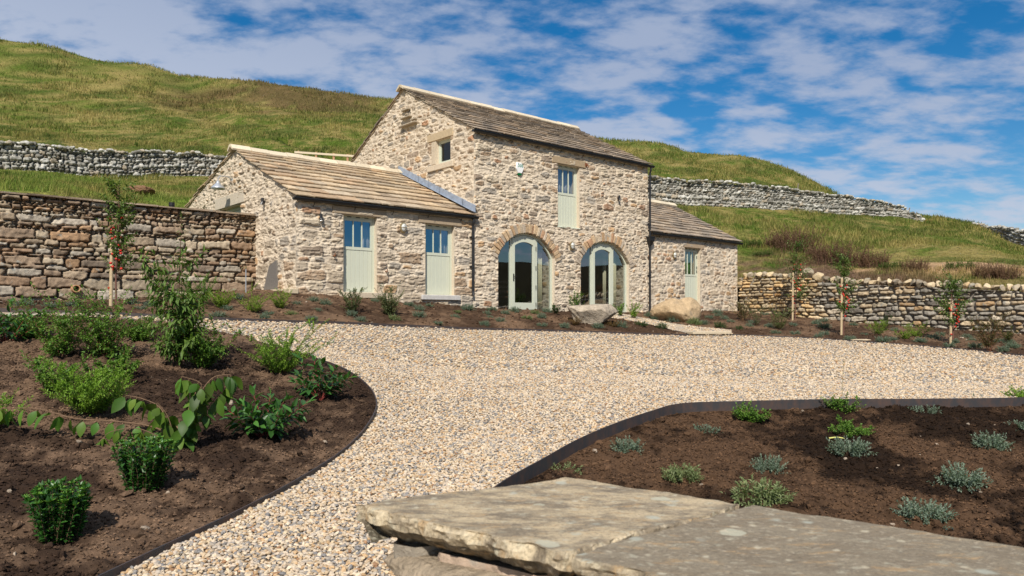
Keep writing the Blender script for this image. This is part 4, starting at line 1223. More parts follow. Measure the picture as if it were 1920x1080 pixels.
def spot(base, nrm, z):
    m = MB(); x, y = base
    m.tube([(x, y, z), (x + nrm[0]*.05, y + nrm[1]*.05, z)], .035, n=8)
    m.tube([(x + nrm[0]*.07, y + nrm[1]*.07, z + .10), (x + nrm[0]*.07, y + nrm[1]*.07, z - .01), (x + nrm[0]*.10, y + nrm[1]*.10, z - .07)], .036, .043, n=10)
    o = m.build('spotlight', M_BLACK, barn)
    g = MB(); g.tube([(x + nrm[0]*.10, y + nrm[1]*.10, z - .068), (x + nrm[0]*.105, y + nrm[1]*.105, z - .08)], .034, n=10); g.build('lamp_glass', M_LAMPG, o)
spot((-4.78, 0), (0, -1), 2.44); spot((6.2, 0), (0, -1), 4.06); spot((UL, 1.86), (-1, 0), 3.0)
v0, z0 = 4.2, 3.92
m = MB(); m.lathe([(.06, 0), (.06, -.02)], 12, (0, 0, 0), 'X')
for i, q in enumerate(m.v): m.v[i] = (UL + q[0], v0 + q[1], z0 + q[2])
m.tube([(UL, v0, z0), (UL-.16, v0, z0+.06), (UL-.34, v0, z0+.05), (UL-.40, v0, z0-.02), (UL-.40, v0, z0-.10)], .014, n=7)
gl_ = m.build('gooseneck_lamp', M_GALV, barn)
m = MB(); m.lathe([(.035, 0), (.05, -.05), (.075, -.09), (.12, -.13), (.19, -.20), (.20, -.23), (.185, -.225), (.11, -.13)], 20, (UL-.40, v0, z0-.09)); m.build('lamp_shade', M_GALV, gl_, smooth=True)
# alarm box
u0, z0 = 1.724, 4.49
m = MB(); out = [(-.115, .19), (.06, .19), (.145, .06), (.145, 0), (.07, -.135), (-.07, -.135), (-.145, .0), (-.145, .10)]
vs = [(u0+p[0], 0, z0+p[1]) for p in out] + [(u0+p[0], -.045, z0+p[1]) for p in out] + [(u0+p[0]*.92, -.06, z0+.02+(p[1]-.02)*.9) for p in out]
m.add(vs, [tuple(range(23, 15, -1))] + [(i, (i+1)%8, 8+(i+1)%8, 8+i) for i in range(8)] + [(8+i, 8+(i+1)%8, 16+(i+1)%8, 16+i) for i in range(8)])
ab = m.build('alarm_box', M_WHITEP, barn); ab['label'] = 'white alarm box with green lettering and green base'
m = MB(); m.add([(u0-.07, 0, z0-.137), (u0+.07, 0, z0-.137), (u0+.05, 0, z0-.19), (u0-.05, 0, z0-.19), (u0-.07, -.05, z0-.137), (u0+.07, -.05, z0-.137), (u0+.05, -.04, z0-.19), (u0-.05, -.04, z0-.19)], [(0,1,5,4),(4,5,6,7),(7,6,2,3),(0,4,7,3),(1,2,6,5)]); m.build('alarm_base', M_GREENP, ab)
m = MB()
def stroke(pts, r=.0075):
    for p, q in zip(pts[:-1], pts[1:]):
        dx, dz = q[0]-p[0], q[1]-p[1]; L_ = math.hypot(dx, dz) or 1; nx_, nz_ = -dz/L_*r, dx/L_*r
        m.add([(p[0]+nx_, -.0625, p[1]+nz_), (p[0]-nx_, -.0625, p[1]-nz_), (q[0]-nx_, -.0625, q[1]-nz_), (q[0]+nx_, -.0625, q[1]+nz_)], [(0,1,2,3)])
bx, bz = u0 - .098, z0 + .052
stroke([(bx, bz+.09), (bx+.05, bz+.09), (bx+.022, bz+.054), (bx+.05, bz+.045), (bx+.052, bz+.015), (bx+.03, bz), (bx, bz+.006)])
bx += .072
stroke([(bx+.05, bz+.09), (bx+.018, bz+.075), (bx+.002, bz+.04), (bx+.008, bz+.008), (bx+.03, bz), (bx+.05, bz+.016), (bx+.046, bz+.042), (bx+.006, bz+.040)])
bx += .102
for k in range(14):
    t0, t1 = 2*math.pi*k/14, 2*math.pi*(k+1)/14
    stroke([(bx+.026*math.cos(t0), bz+.045+.045*math.sin(t0)), (bx+.026*math.cos(t1), bz+.045+.045*math.sin(t1))], .0085)
stroke([(bx-.02, bz+.045), (bx+.02, bz+.045)], .008)
m.build('alarm_lettering', M_TEAL, ab)
# rusty hook and old door pins
m = MB(); m.tube([(4.62, 0, 5.0), (4.62, -.09, 5.0), (4.63, -.13, 4.93), (4.62, -.10, 4.88)], .016, n=6); m.box(4.56, 4.68, -.035, .0, 4.94, 5.06); m.build('iron_hook', M_RUST, barn)
for (u, z) in ((-4.42, 1.55), (-2.93, 1.22)):
    m = MB(); m.tube([(u, .02, z), (u, -.10, z - .03), (u, -.10, z + .05)], .014, n=6); m.build('iron_hook', M_RUST, barn)
# slate leaning in the foot of the gable and the long threshold stone under it
m = MB(); m.add([(UL-.03, 1.02, .70), (UL-.03, 1.90, .70), (UL-.05, 1.50, 1.32), (UL-.05, 1.06, 1.44), (UL+.02, 1.02, .70), (UL+.02, 1.90, .70), (UL+.02, 1.50, 1.32), (UL+.02, 1.06, 1.44)], [(0,1,2,3),(0,4,5,1),(1,5,6,2),(2,6,7,3),(3,7,4,0)], (.17, .155, .14)); m.build('slate_panel', M_DRESSED, barn)
m = MB(); m.box(UL-.22, UL+.02, -.12, 1.95, .56, .69, (.50, .41, .28), .015); m.build('threshold_stone', M_DRESSED, barn)

# inside, seen through the glass: floor, plastered walls, ceiling
m = MB()
m.box(.3, 7.5, .55, 7.0, FL-.15, FL-.02, (.3, .2, .1)); m.build('floor', M_OAK, barn)
m = MB()
for q in ([(.3, 7, 0), (7.5, 7, 0), (7.5, 7, 5.2), (.3, 7, 5.2)], [(.3, .5, 0), (.3, 7, 0), (.3, 7, 2.65), (.3, .5, 2.65)], [(7.5, .5, 0), (7.5, 7, 0), (7.5, 7, 2.65), (7.5, .5, 2.65)],
          [(.3, .6, 2.66), (7.5, .6, 2.66), (7.5, 7, 2.66), (.3, 7, 2.66)], [(-5.0, 3, 0), (-.2, 3, 0), (-.2, 3, 3.3), (-5, 3, 3.3)], [(8.1, 3, 0), (13, 3, 0), (13, 3, 3.3), (8.1, 3, 3.3)],
          [(-5.0, .5, 0), (-5, 3, 0), (-5, 3, 3), (-5, .5, 3)], [(.02, .5, 0), (.02, 3, 0), (.02, 3, 3), (.02, .5, 3)], [(8.0, .5, 0), (8, 3, 0), (8, 3, 3), (8, .5, 3)], [(13, .5, 0), (13, 3, 0), (13, 3, 3), (13, .5, 3)]):
    m.add(q, [(0, 1, 2, 3)])
m.build('inner_wall', M_PLASTER, barn)
def curtain(u0, u1, z0, z1, y, mat, label, folds=5, amp=.035):
    n = 40; vs = []; fs = []
    rg = random.Random(int(u0*100))
    for i in range(n + 1):
        t = i / n; u = lerp(u0, u1, t); yy = y + amp * math.sin(t * folds * 2*math.pi + .6) + .01 * math.sin(t * 31)
        vs += [(u, yy, z1), (u + .01*math.sin(t*9), yy*1.0 + .012*math.sin(t*17), z0)]
    for i in range(n): fs.append((2*i, 2*i+2, 2*i+3, 2*i+1))
    o = MB(); o.add(vs, fs)
    c = o.build('curtain', mat, None, smooth=True)
    c.location = (P0[0], P0[1], 0); c.rotation_euler = (0, 0, TH)
    md = c.modifiers.new('thickness', 'SOLIDIFY'); md.thickness = .004
    tag(c, label, 'curtain', 'curtains in the barn')
curtain(2.80, 3.07, FL, 2.15, .46, M_CURT, 'cream curtain gathered inside the arched door nearer the low half doors')
curtain(6.34, 6.60, FL, 2.15, .46, M_CURT, 'cream curtain gathered inside the arched door behind the flat boulder')
curtain(6.16, 6.27, FL, 2.2, .62, M_CURT, 'narrow pale curtain edge just behind the door leaf nearer the tall drainpipe', 2)
curtain(3.50, 4.30, 3.9, 4.85, .42, M_CURTW, 'pale lilac curtain drawn behind the high loft window', 6, .03)
curtain(10.05, 10.88, 1.45, 2.6, .40, M_CURTG, 'green curtain behind the half door of the small wing', 5, .03)
curtain(-3.42, -3.2, 1.6, 2.55, .40, M_CURTW, 'pale curtain edge in the window farthest from the tall barn', 2, .03)
curtain(-.93, -.72, 1.6, 2.5, .40, M_CURTW, 'pale curtain edge in the half door window beside the downpipe', 2, .03)
# a ladder-back chair and a pedestal table just inside
ch = empty('wooden_chair', (*xy(2.05, 1.15), FL - .02), TH + 2.6); tag(ch, 'dark wooden ladder back chair inside the first arched door', 'chair')
for sx in (-.2, .2):
    m = MB(); m.tube([(sx, .2, 0), (sx, .2, .45), (sx, .26, 1.0)], .02, n=6); m.build('leg', M_OAK, ch)
    m = MB(); m.tube([(sx, -.2, 0), (sx, -.2, .45)], .02, n=6); m.build('leg', M_OAK, ch)
m = MB(); m.box(-.23, .23, -.23, .23, .44, .475, bev=.01); m.build('seat', M_OAK, ch)
m = MB()
for z in (.6, .74, .9): m.box(-.2, .2, .21 + (z-.45)*.1, .235 + (z-.45)*.1, z, z+.07)
m.build('backrest', M_OAK, ch)
tb = empty('pedestal_table', (*xy(5.55, 1.3), FL - .02), TH); tag(tb, 'small dark turned pedestal table inside the second arched door', 'table')
m = MB(); m.lathe([(.36, .74), (.38, .75), (.38, .77), (.37, .78)], 24); m.build('tabletop', M_OAK, tb)
m = MB(); m.lathe([(.05, .1), (.06, .2), (.03, .3), (.055, .42), (.025, .52), (.045, .66), (.03, .74)], 14); m.build('pedestal', M_OAK, tb, smooth=True)
for k in range(3):
    a = k * 2.094; m = MB(); m.tube([(0, 0, .16), (.16*math.cos(a), .16*math.sin(a), .11), (.3*math.cos(a), .3*math.sin(a), .015)], .022, n=6); m.build('foot', M_OAK, tb)
# ------------------------------------------------------------------ dry stone walls
def rock(rg, size, seed, n=3, amp=.18, flatb=True, angular=.0):
    """a subdivided lump with uneven faces; returns arrays"""
    V = ICO.copy(); Fc = ICOF.copy()
    for _ in range(n):
        e = {}; nv = list(V); nf = []
        for a, b, c in Fc:
            m = []
            for p, q in ((a, b), (b, c), (c, a)):
                k = (min(p, q), max(p, q))
                if k not in e:
                    e[k] = len(nv); w = (V[p] + V[q]) / 2; nv.append(w / np.linalg.norm(w))
                m.append(e[k])
            nf += [(a, m[0], m[2]), (m[0], b, m[1]), (m[2], m[1], c), (m[0], m[1], m[2])]
        V = np.array(nv); Fc = np.array(nf)
    if angular > 0:                              # cut by random planes for flat facets
        for _ in range(14):
            d = rg.normal(0, 1, 3); d /= np.linalg.norm(d); k = rg.uniform(.52, .84)
            t = V @ d; V = V - np.maximum(t - k, 0)[:, None] * d * angular
    nz = (fbm(V[:, 0]*2.2 + seed, V[:, 1]*2.2 + V[:, 2]*1.7, seed, 3) - .5) * 2 * amp + (fbm(V[:, 0]*6 + V[:, 2]*4, V[:, 1]*6 - V[:, 2]*3, seed + 3, 3) - .5) * amp * .6
    V = V * (1 + nz)[:, None] * np.array(size)
    return V, Fc

# retaining wall left of the barn (parallel to its front)
WV, WL = 2.5, 13.5
def ret_top(u): return 2.70 - .0 * u
org = xy(UL, WV)
zb = lambda s: yard(*xy(UL - s, WV)) - .3
fn = dry_stone(201, lambda z, r: float(np.clip(r.normal(.23 if z < .75 else (.112 if z < 2.2 else .07), .045), .04, .34)), (1.2, 4.6), PAL_RET, .15, .006, .026, 3.4)
V1, F1_, C1 = wall_grid(org, (-DU[0], -DU[1]), (-DV[0], -DV[1]), 0, WL, -.6, 2.70, .022, fn, bottom=lambda s: zb(s.ravel()).reshape(s.shape) if hasattr(s, 'shape') else zb(s), ends=(False, False), flip=True)
rw = mesh_np('retaining_wall', V1, F1_, M_DRY, None, C1)
tag(rw, 'tall brown dry stone retaining wall left of the barn, topped with thin flat slabs', 'stone wall')
m = MB(); a = xy(UL, WV + .16); b = xy(UL - WL, WV + .16); c_ = xy(UL - WL, WV + .62); d_ = xy(UL, WV + .62)
P = [(*a, -.6), (*b, -.6), (*c_, -.6), (*d_, -.6), (*a, 2.69), (*b, 2.69), (*c_, 2.69), (*d_, 2.69)]
m.add(P, [(4,5,6,7), (0,1,5,4), (1,2,6,5), (2,3,7,6), (3,0,4,7)], (.2, .16, .12)); m.build('wall_core', M_DRY, rw)
m = MB(); rg = np.random.default_rng(3); s = 0.0
while s < WL:
    w = rg.uniform(.4, .9); z0 = 2.70 + rg.uniform(-.005, .008); z1 = z0 + rg.uniform(.03, .05); y0 = WV - rg.uniform(.05, .10)
    q = lambda ss, v, z: (*xy(UL - ss, v), z)
    s1 = min(s + w, WL); g = .008
    vs = [q(s+g, y0, z0), q(s1-g, y0 + rg.uniform(-.02,.02), z0), q(s1-g, WV+.64, z0), q(s+g, WV+.64, z0), q(s+g, y0, z1), q(s1-g, y0, z1), q(s1-g, WV+.64, z1+.02), q(s+g, WV+.64, z1+.02)]
    m.add(vs, [(0,1,2,3),(7,6,5,4),(0,4,5,1),(1,5,6,2),(2,6,7,3),(3,7,4,0)], np.array((.30, .23, .16)) * rg.uniform(.7, 1.2)); s = s1
m.build('coping_slabs', M_DRY, rw)
# clay drain pipe in it
pp = at_px(143, 541, 17.0); uu, vv = uv(pp[0], pp[1])
m = MB(); m.lathe([(.085, 0), (.085, -.22), (.066, -.22), (.066, 0)], 20, axis='Y')
cp = empty('clay_pipe', (*xy(uu, WV), pp[2]), TH); tag(cp, 'round clay drain pipe poking out of the brown retaining wall', 'pipe')
m.build('pipe_barrel', M_CLAY, cp); m = MB(); m.lathe([(.065, -.05), (.065, -.06)], 20, axis='Y'); m.build('pipe_mouth', M_BLACK, cp)
# slim tap post
x, y, z = gp(461, 553, .02); m = MB(); tp = empty('water_tap', (x, y, z)); tag(tp, 'slim white standpipe with brass tap near the gable corner', 'tap')
m.tube([(0, 0, -.1), (0, 0, .62)], .013, n=8); m.build('standpipe', M_GALV, tp)
m = MB(); m.tube([(0, 0, .62), (0, 0, .68)], .028, n=8); m.tube([(0, 0, .64), (-.08, -.05, .64), (-.08, -.05, .60)], .012, n=6); m.build('tap_head', M_BRASS, tp)

# wall at the right of the yard, running from the corner of the small wing towards the viewer
RWL = 17.0
def yw_top(s):      # top of the level courses, along the wall from the barn
    s = np.asarray(s, float)
    return np.interp(s, [0, 3.2, 3.35, 10, 20], [1.62, 1.46, 1.30, .78, .05])
org = xy(13.5, 0.0)
fn = dry_stone(211, lambda z, r: float(np.clip(r.normal(.102, .045), .035, .24)), (1.0, 3.8), PAL_YARD, .20, .0125, .034, 2.8)
def fnr(s, z):
    h, c = fn(s, z)
    w = np.array([.46, .35, .22]) / np.array([.36, .31, .25])
    k = sstep(3.6, 3.0, s + (fbm(s, z * 2, 9, 2) - .5))
    return h, c * (1 + (w - 1) * k[:, None])
V1, F1_, C1 = wall_grid(org, (-DV[0], -DV[1]), (-DU[0], -DU[1]), 0, RWL, -2.2, 1.62, .024, fnr, top=yw_top, bottom=lambda s: (yard(*xy(13.5 + 0*np.ravel(s), -np.ravel(s))) - .3).reshape(np.shape(s)), ends=(False, False))
yw = mesh_np('stone_wall', V1, F1_, M_DRY, None, C1)
tag(yw, 'weathered dry stone wall with upright cope stones, behind the three saplings', 'stone wall')
m = MB(); n = 40; vs = []; fs = []
for i in range(n + 1):
    s = RWL * i / n; zt = float(yw_top(s)) - .01
    vs += [(*xy(13.62, -s), zt), (*xy(14.05, -s), zt), (*xy(14.05, -s), -2.5), (*xy(13.62, -s), -2.5)]
for i in range(n):
    for k in range(4): fs.append((4*i+k, 4*i+(k+1)%4, 4*i+4+(k+1)%4, 4*i+4+k))
m.add(vs, fs, (.25, .22, .18)); m.build('wall_core', M_DRY, yw)
rg = np.random.default_rng(17); VV, FF, CC = [], [], []; k0 = 0; s = .1
while s < RWL:
    w = rg.uniform(.13, .30); hgt = rg.uniform(.11, .175); big_ = (2.6 < s < 3.1)
    if big_: w, hgt = .42, .24
    V, Fc = rock(rg, (.21 * rg.uniform(.9, 1.25), w * .60, hgt), int(s*97), 2, .08, angular=1.0)
    a = TH + rg.normal(0, .12); ca, sa = math.cos(a), math.sin(a)
    tl = rg.normal(0, .14); V = np.stack([V[:, 0], V[:, 1] + V[:, 2]*tl, V[:, 2]], -1)
    cx0, cy0 = xy(13.72 + rg.uniform(-.05, .05), -(s + w/2))
    V = np.stack([cx0 + ca*V[:, 0] - sa*V[:, 1], cy0 + sa*V[:, 0] + ca*V[:, 1], V[:, 2] + float(yw_top(s + w/2)) + hgt*.72], -1)
    VV.append(V); FF.append(Fc + k0); k0 += len(V)
    c = np.array(PAL_YARD[0][rg.integers(0, 6)]) * rg.uniform(1.0, 1.3) * np.array([1.08, 1, .86])
    CC.append(np.tile(c, (len(V), 1))); s += w * .96
mesh_np('cope_stones', np.concatenate(VV), np.concatenate(FF), M_DRY, yw, np.concatenate(CC), smooth=False)

# limestone field walls across the hillside
def field_wall(line, hts, seed, label, name='field_wall', bot=.5, res=.05):
    P = np.array(smooth_line(line, 10)); L = np.concatenate([[0], np.cumsum(np.hypot(*np.diff(P, axis=0).T))])
    s1 = L[-1]; sx = lambda s: np.interp(s, L, P[:, 0]); sy = lambda s: np.interp(s, L, P[:, 1])
    LL = np.linspace(0, s1, 400); gz = ground_z(sx(LL), sy(LL)); gz = np.convolve(np.pad(gz, 6, mode='edge'), np.ones(13)/13, 'valid')
    hh = np.interp(LL, np.linspace(0, s1, len(hts)), hts)
    base = lambda s: np.interp(s, LL, gz)
    top = lambda s: np.interp(s, LL, hh) + (fbm(s * 1.3, s * 0, seed, 3) - .5) * .22
    fn = dry_stone(seed, lambda z, r: float(np.clip(r.normal(.128, .05), .05, .28)), (1.0, 2.8), PAL_LIME, .30, .013, .09, 2.5)
    k = int(s1 / res); S1 = np.linspace(0, s1, k + 1); Z1 = np.arange(-bot, max(hts) + .3, res)
    S, Z = np.meshgrid(S1, Z1); T = top(S); Zc = np.minimum(Z, T)
    h, c = fn(S.ravel(), Zc.ravel())
    X, Y = sx(S1), sy(S1); tx, ty = np.gradient(X), np.gradient(Y); nn = np.hypot(tx, ty); nx_, ny_ = ty/nn, -tx/nn
    nxs = np.tile(nx_, (len(Z1), 1)).ravel(); nys = np.tile(ny_, (len(Z1), 1)).ravel()
    bat = (Zc.ravel()) * -.12 + .12
    V = np.stack([np.tile(X, (len(Z1), 1)).ravel() + nxs*(h + bat), np.tile(Y, (len(Z1), 1)).ravel() + nys*(h + bat), Zc.ravel() + np.tile(base(S1), (len(Z1), 1)).ravel()], -1)
    id_ = np.arange(S.size).reshape(S.shape); keep = Z[:-1, :-1] < np.maximum(T[:-1, :-1], T[1:, 1:])
    Fq = np.stack([id_[:-1, :-1], id_[:-1, 1:], id_[1:, 1:], id_[1:, :-1]], -1)[keep]
    used = np.unique(Fq); rm = np.full(S.size, -1); rm[used] = np.arange(len(used))
    w = mesh_np(name, V[used], rm[Fq], M_LIME, None, c[used]); tag(w, label, 'stone wall', 'limestone field walls')
    m = MB(); vs = []; fs = []
    for i in range(0, k + 1, 6):
        s = S1[i]; z = float(base(s)); zt = z + float(top(s)) - .08
        a, b = (X[i] - nx_[i]*.30, Y[i] - ny_[i]*.30), (X[i] - nx_[i]*.42, Y[i] - ny_[i]*.42)
        vs += [(*a, zt), (*b, zt), (b[0] - nx_[i]*.15, b[1] - ny_[i]*.15, z - bot), (a[0] + nx_[i]*.10, a[1] + ny_[i]*.10, z - bot)]
    for i in range(len(vs)//4 - 1):
        for q in range(4): fs.append((4*i+q, 4*i+(q+1)%4, 4*i+4+(q+1)%4, 4*i+4+q))
    m.add(vs, fs, (.36, .35, .31)); m.build('wall_core', M_LIME, w)
    rg = np.random.default_rng(seed); VV, FF, CC = [], [], []; k0 = 0; s = .1
    while s < s1 - .2:
        sz = rg.uniform(.08, .17); V, Fc = rock(rg, (sz*1.2, sz, sz*.75), int(s*31) + seed, 1, .2, angular=.7)
        off = rg.uniform(-.1, .2); i = min(int(s / s1 * k), k)
        V = V + np.array([X[i] - nx_[i]*off, Y[i] - ny_[i]*off, float(base(s) + top(s)) + sz*.3])
        VV.append(V); FF.append(Fc + k0); k0 += len(V); CC.append(np.tile(np.array(PAL_LIME[0][rg.integers(5)]) * rg.uniform(.9, 1.3), (len(V), 1))); s += sz * 1.25
    mesh_np('cope_stones', np.concatenate(VV), np.concatenate(FF), M_LIME, w, np.concatenate(CC), smooth=False)
    return w
def bl(px, Y): return ((px - 960) / F * Y, Y)
FW1 = [bl(-420, 33), bl(-160, 35), bl(0, 36.5), bl(200, 39.5), bl(400, 43.5), bl(560, 45), bl(757, 45.3)]
FW2 = [bl(900, 45), bl(1150, 44.5), bl(1217, 45), bl(1300, 46.3), bl(1400, 48.3), bl(1530, 51.6), bl(1640, 54.5), bl(1732, 57)]
FW3 = [bl(1824, 53.5), bl(1850, 52.5), bl(1920, 47), bl(2100, 40)]
FIELD_WALLS = [FW1, FW2, FW3]
field_wall(FW1, [1.25, 1.3, 1.3, 1.35, 1.2, 1.2, 1.2], 301, 'grey limestone field wall crossing the hill behind the retaining wall')
field_wall(FW2, [1.4, 1.45, 1.5, 1.5, 1.45, 1.35, 1.1, .35], 311, 'pale limestone field wall running down the skyline beyond the small wing')

field_wall(FW3, [.15, .7, .95, 1.0, 1.0], 317, 'short dark length of limestone wall cresting the field at the far right')
# ------------------------------------------------------------------ the wall in front of the lens
fwA, fwB, fwC, fwD = np.array([-.414, 1.99]), np.array([.167, 2.335]), np.array([.62, 2.0]), np.array([.10, 1.59])
along = (fwC - fwB) / np.linalg.norm(fwC - fwB)
across = (fwB - fwA) / np.linalg.norm(fwB - fwA)
ZT = -.50
fw = empty('garden_wall', (float(fwD[0]), float(fwD[1]), -1.5)); tag(fw, 'low stone wall close by, capped with broad lichen-spotted slabs', 'stone wall')
def cap_slab(poly, th, seed, col, label, res=.005):
    """a split slab: flat worn top, chipped uneven sides"""
    rg = np.random.default_rng(seed)
    P = np.array(poly); pts = []
    n = len(P)
    for i in range(n):
        a, b = P[i], P[(i+1) % n]; k = max(2, int(np.linalg.norm(b - a) / res))
        for t in np.linspace(0, 1, k, endpoint=False): pts.append(a + (b - a) * t)
    pts = np.array(pts); N = len(pts)
    c = pts.mean(0)
    t = np.roll(pts, -3, 0) - np.roll(pts, 3, 0); t /= np.linalg.norm(t, axis=1, keepdims=True)
    nrm = np.stack([t[:, 1], -t[:, 0]], -1)
    if ((pts - c) * nrm).sum() < 0: nrm = -nrm
    cum = np.concatenate([[0], np.cumsum(np.linalg.norm(np.diff(pts, axis=0), axis=1))])
    rough = (fbm(cum * 8, cum * 0 + seed, seed, 6, .55) - .5) * .055
    rings = []
    prof = [(-.006, -.0003), (-.002, -.0010), (.0, -.005), (.001, -.012), (.001, -.020), (.0, -.028), (-.001, -.035), (-.012, -.040), (-.020, -.046), (-.024, -.054), (-.034, -.061), (-.045, -.068), (-.060, -.078)]
    for j, (o, dz) in enumerate(prof):
        w = min(1, j / 2)
        rr = rough * (.75 + .25 * w) + (np.abs(fbm(cum * 16, cum * 0 + dz * 45, seed + 2, 5, .6) - .5) - .1) * -.040 * w
        if j >= 6: rr = rr + (fbm(cum * 14, cum * 0 + 3, seed + 4, 4, .6) - .62) * .045 * (j - 5) / 7
        q = pts + nrm * (o + rr)[:, None]
        z = dz * th / .078 + (fbm(cum * 14, cum * 0 + j, seed + 6, 2) - .5) * (.020 if 4 < j < 10 else .003) * w
        rings.append(np.concatenate([q, z[:, None]], 1))
    # worn top: rings shrinking to the middle
    top = []
    for f in (.04, .1, .18, .28, .4, .52, .64, .76, .88, 1.0):
        q = rings[0][:, :2] + (c - rings[0][:, :2]) * f
        z = -.001 + (fbm(q[:, 0]*9, q[:, 1]*9, seed + 9, 4) - .5) * .009
        top.append(np.concatenate([q, z[:, None]], 1))
    allr = top[::-1] + rings
    V = np.concatenate(allr); Fq = []
    ii = np.arange(N); jj = (ii + 1) % N
    for k in range(len(allr) - 1):
        Fq.append(np.stack([k*N+ii, k*N+jj, (k+1)*N+jj, (k+1)*N+ii], -1))
    Fq.append(np.stack([(len(allr)-1)*N+ii, (len(allr)-1)*N+jj, np.full(N, len(V)), np.full(N, len(V))], -1)[:, :3].copy() if False else np.zeros((0, 4), int))
    V = V + np.array([0, 0, ZT]) - np.array([*fwD, -1.5])
    C = np.tile(np.array(col), (len(V), 1))
    nk = len(top)
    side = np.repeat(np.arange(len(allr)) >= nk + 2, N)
    undershade = sstep(.42, .60, fbm(np.tile(cum, len(allr)) * 5, V[:, 2] * 22, seed + 12, 3) + (np.repeat(np.arange(len(allr)) - nk, N) - 6.6) * .13)  # pale upper edge, dark underside: light and shade put into the side colour
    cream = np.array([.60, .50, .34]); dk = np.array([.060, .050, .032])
    C[side] = (cream + (dk - cream) * undershade[:, None])[side]
    return V, np.concatenate([f for f in Fq if len(f)]), C
# worn, lichened sandstone: tan and grey blotches, pale round lichens
M_SLAB, n_, l_, p_ = new_mat('lichened_sandstone')
tc_ = n_.new('ShaderNodeTexCoord'); at_ = n_.new('ShaderNodeAttribute'); at_.attribute_name = 'Col'
def nz_(scale, det=6, mp=None, rough=.6, dist=0.0):
    o = n_.new('ShaderNodeTexNoise'); o.inputs['Scale'].default_value = scale; o.inputs['Detail'].default_value = det; o.inputs['Roughness'].default_value = rough; o.inputs['Distortion'].default_value = dist
    if mp:
        k = n_.new('ShaderNodeMapping'); k.inputs['Scale'].default_value = mp; k.inputs['Rotation'].default_value = (0, 0, .7); l_.new(tc_.outputs['Object'], k.inputs[0]); l_.new(k.outputs[0], o.inputs['Vector'])
    else: l_.new(tc_.outputs['Object'], o.inputs['Vector'])
    return o.outputs['Fac']
def rng_(v, a, b, lo=0.0, hi=1.0):
    k = n_.new('ShaderNodeMapRange'); k.interpolation_type = 'SMOOTHSTEP'; k.inputs['From Min'].default_value = a; k.inputs['From Max'].default_value = b; k.inputs['To Min'].default_value = lo; k.inputs['To Max'].default_value = hi
    l_.new(v, k.inputs['Value']); return k.outputs[0]
def mixc(f, a, b):
    k = n_.new('ShaderNodeMix'); k.data_type = 'RGBA'; l_.new(f, k.inputs['Factor'])
    for key, v in (('A', a), ('B', b)):
        if isinstance(v, tuple): k.inputs[key].default_value = (*v, 1)
        else: l_.new(v, k.inputs[key])
    return k.outputs['Result']
def mul_(a, b):
    k = n_.new('ShaderNodeMath'); k.operation = 'MULTIPLY'; l_.new(a, k.inputs[0])
    if isinstance(b, float): k.inputs[1].default_value = b
    else: l_.new(b, k.inputs[1])
    return k.outputs[0]
c_ = mixc(rng_(nz_(6, 9, (1, 2.0, 1), .68), .40, .60), at_.outputs['Color'], (.215, .172, .118))
c_ = mixc(mul_(rng_(nz_(9, 8, (1, 3, 1), .7), .54, .64), .75), c_, (.40, .27, .14))
c_ = mixc(mul_(rng_(nz_(17, 9, (1, 1.6, 1), .7), .55, .66), .65), c_, (.47, .44, .33))
c_ = mixc(mul_(rng_(nz_(120, 6, None, .7), .48, .62), .45), c_, (.10, .085, .065))
c_ = mixc(mul_(rng_(nz_(45, 8, (1, 1.8, 1), .7), .54, .64), .5), c_, (.50, .43, .32))
geo = n_.new('ShaderNodeNewGeometry'); sx_ = n_.new('ShaderNodeSeparateXYZ'); l_.new(geo.outputs['Normal'], sx_.inputs[0]); upf = rng_(sx_.outputs[2], .75, .9)
for sc_, th0, th1, colr, seedoff in ((9.0, .30, .24, (.46, .44, .33), 0.0), (14.0, .34, .12, (.41, .415, .34), 4.0), (24.0, .32, .10, (.50, .44, .32), 9.0)):
    vo = n_.new('ShaderNodeTexVoronoi'); vo.inputs['Scale'].default_value = sc_
    ad = n_.new('ShaderNodeMapping'); ad.inputs['Location'].default_value = (seedoff, seedoff, 0); l_.new(tc_.outputs['Object'], ad.inputs[0])
    dn = n_.new('ShaderNodeTexNoise'); dn.inputs['Scale'].default_value = 30; l_.new(tc_.outputs['Object'], dn.inputs['Vector'])
    va = n_.new('ShaderNodeVectorMath'); va.operation = 'MULTIPLY_ADD'; va.inputs[1].default_value = (.03, .03, .03); l_.new(dn.outputs['Color'], va.inputs[0]); l_.new(ad.outputs[0], va.inputs[2])
    l_.new(va.outputs[0], vo.inputs['Vector'])
    sp_ = n_.new('ShaderNodeSeparateColor'); l_.new(vo.outputs['Color'], sp_.inputs[0])
    pick = rng_(sp_.outputs[0], .70, .72)
    c_ = mixc(mul_(mul_(mul_(rng_(vo.outputs['Distance'], th0, th1), pick), upf), .8), c_, colr)
l_.new(c_, p_.inputs['Base Color']); p_.inputs['Roughness'].default_value = .88; p_.inputs['Specular IOR Level'].default_value = .25
bp_ = n_.new('ShaderNodeBump'); bp_.inputs['Strength'].default_value = .9; bp_.inputs['Distance'].default_value = .005; l_.new(nz_(85, 10, None, .72), bp_.inputs['Height']); l_.new(bp_.outputs[0], p_.inputs['Normal'])

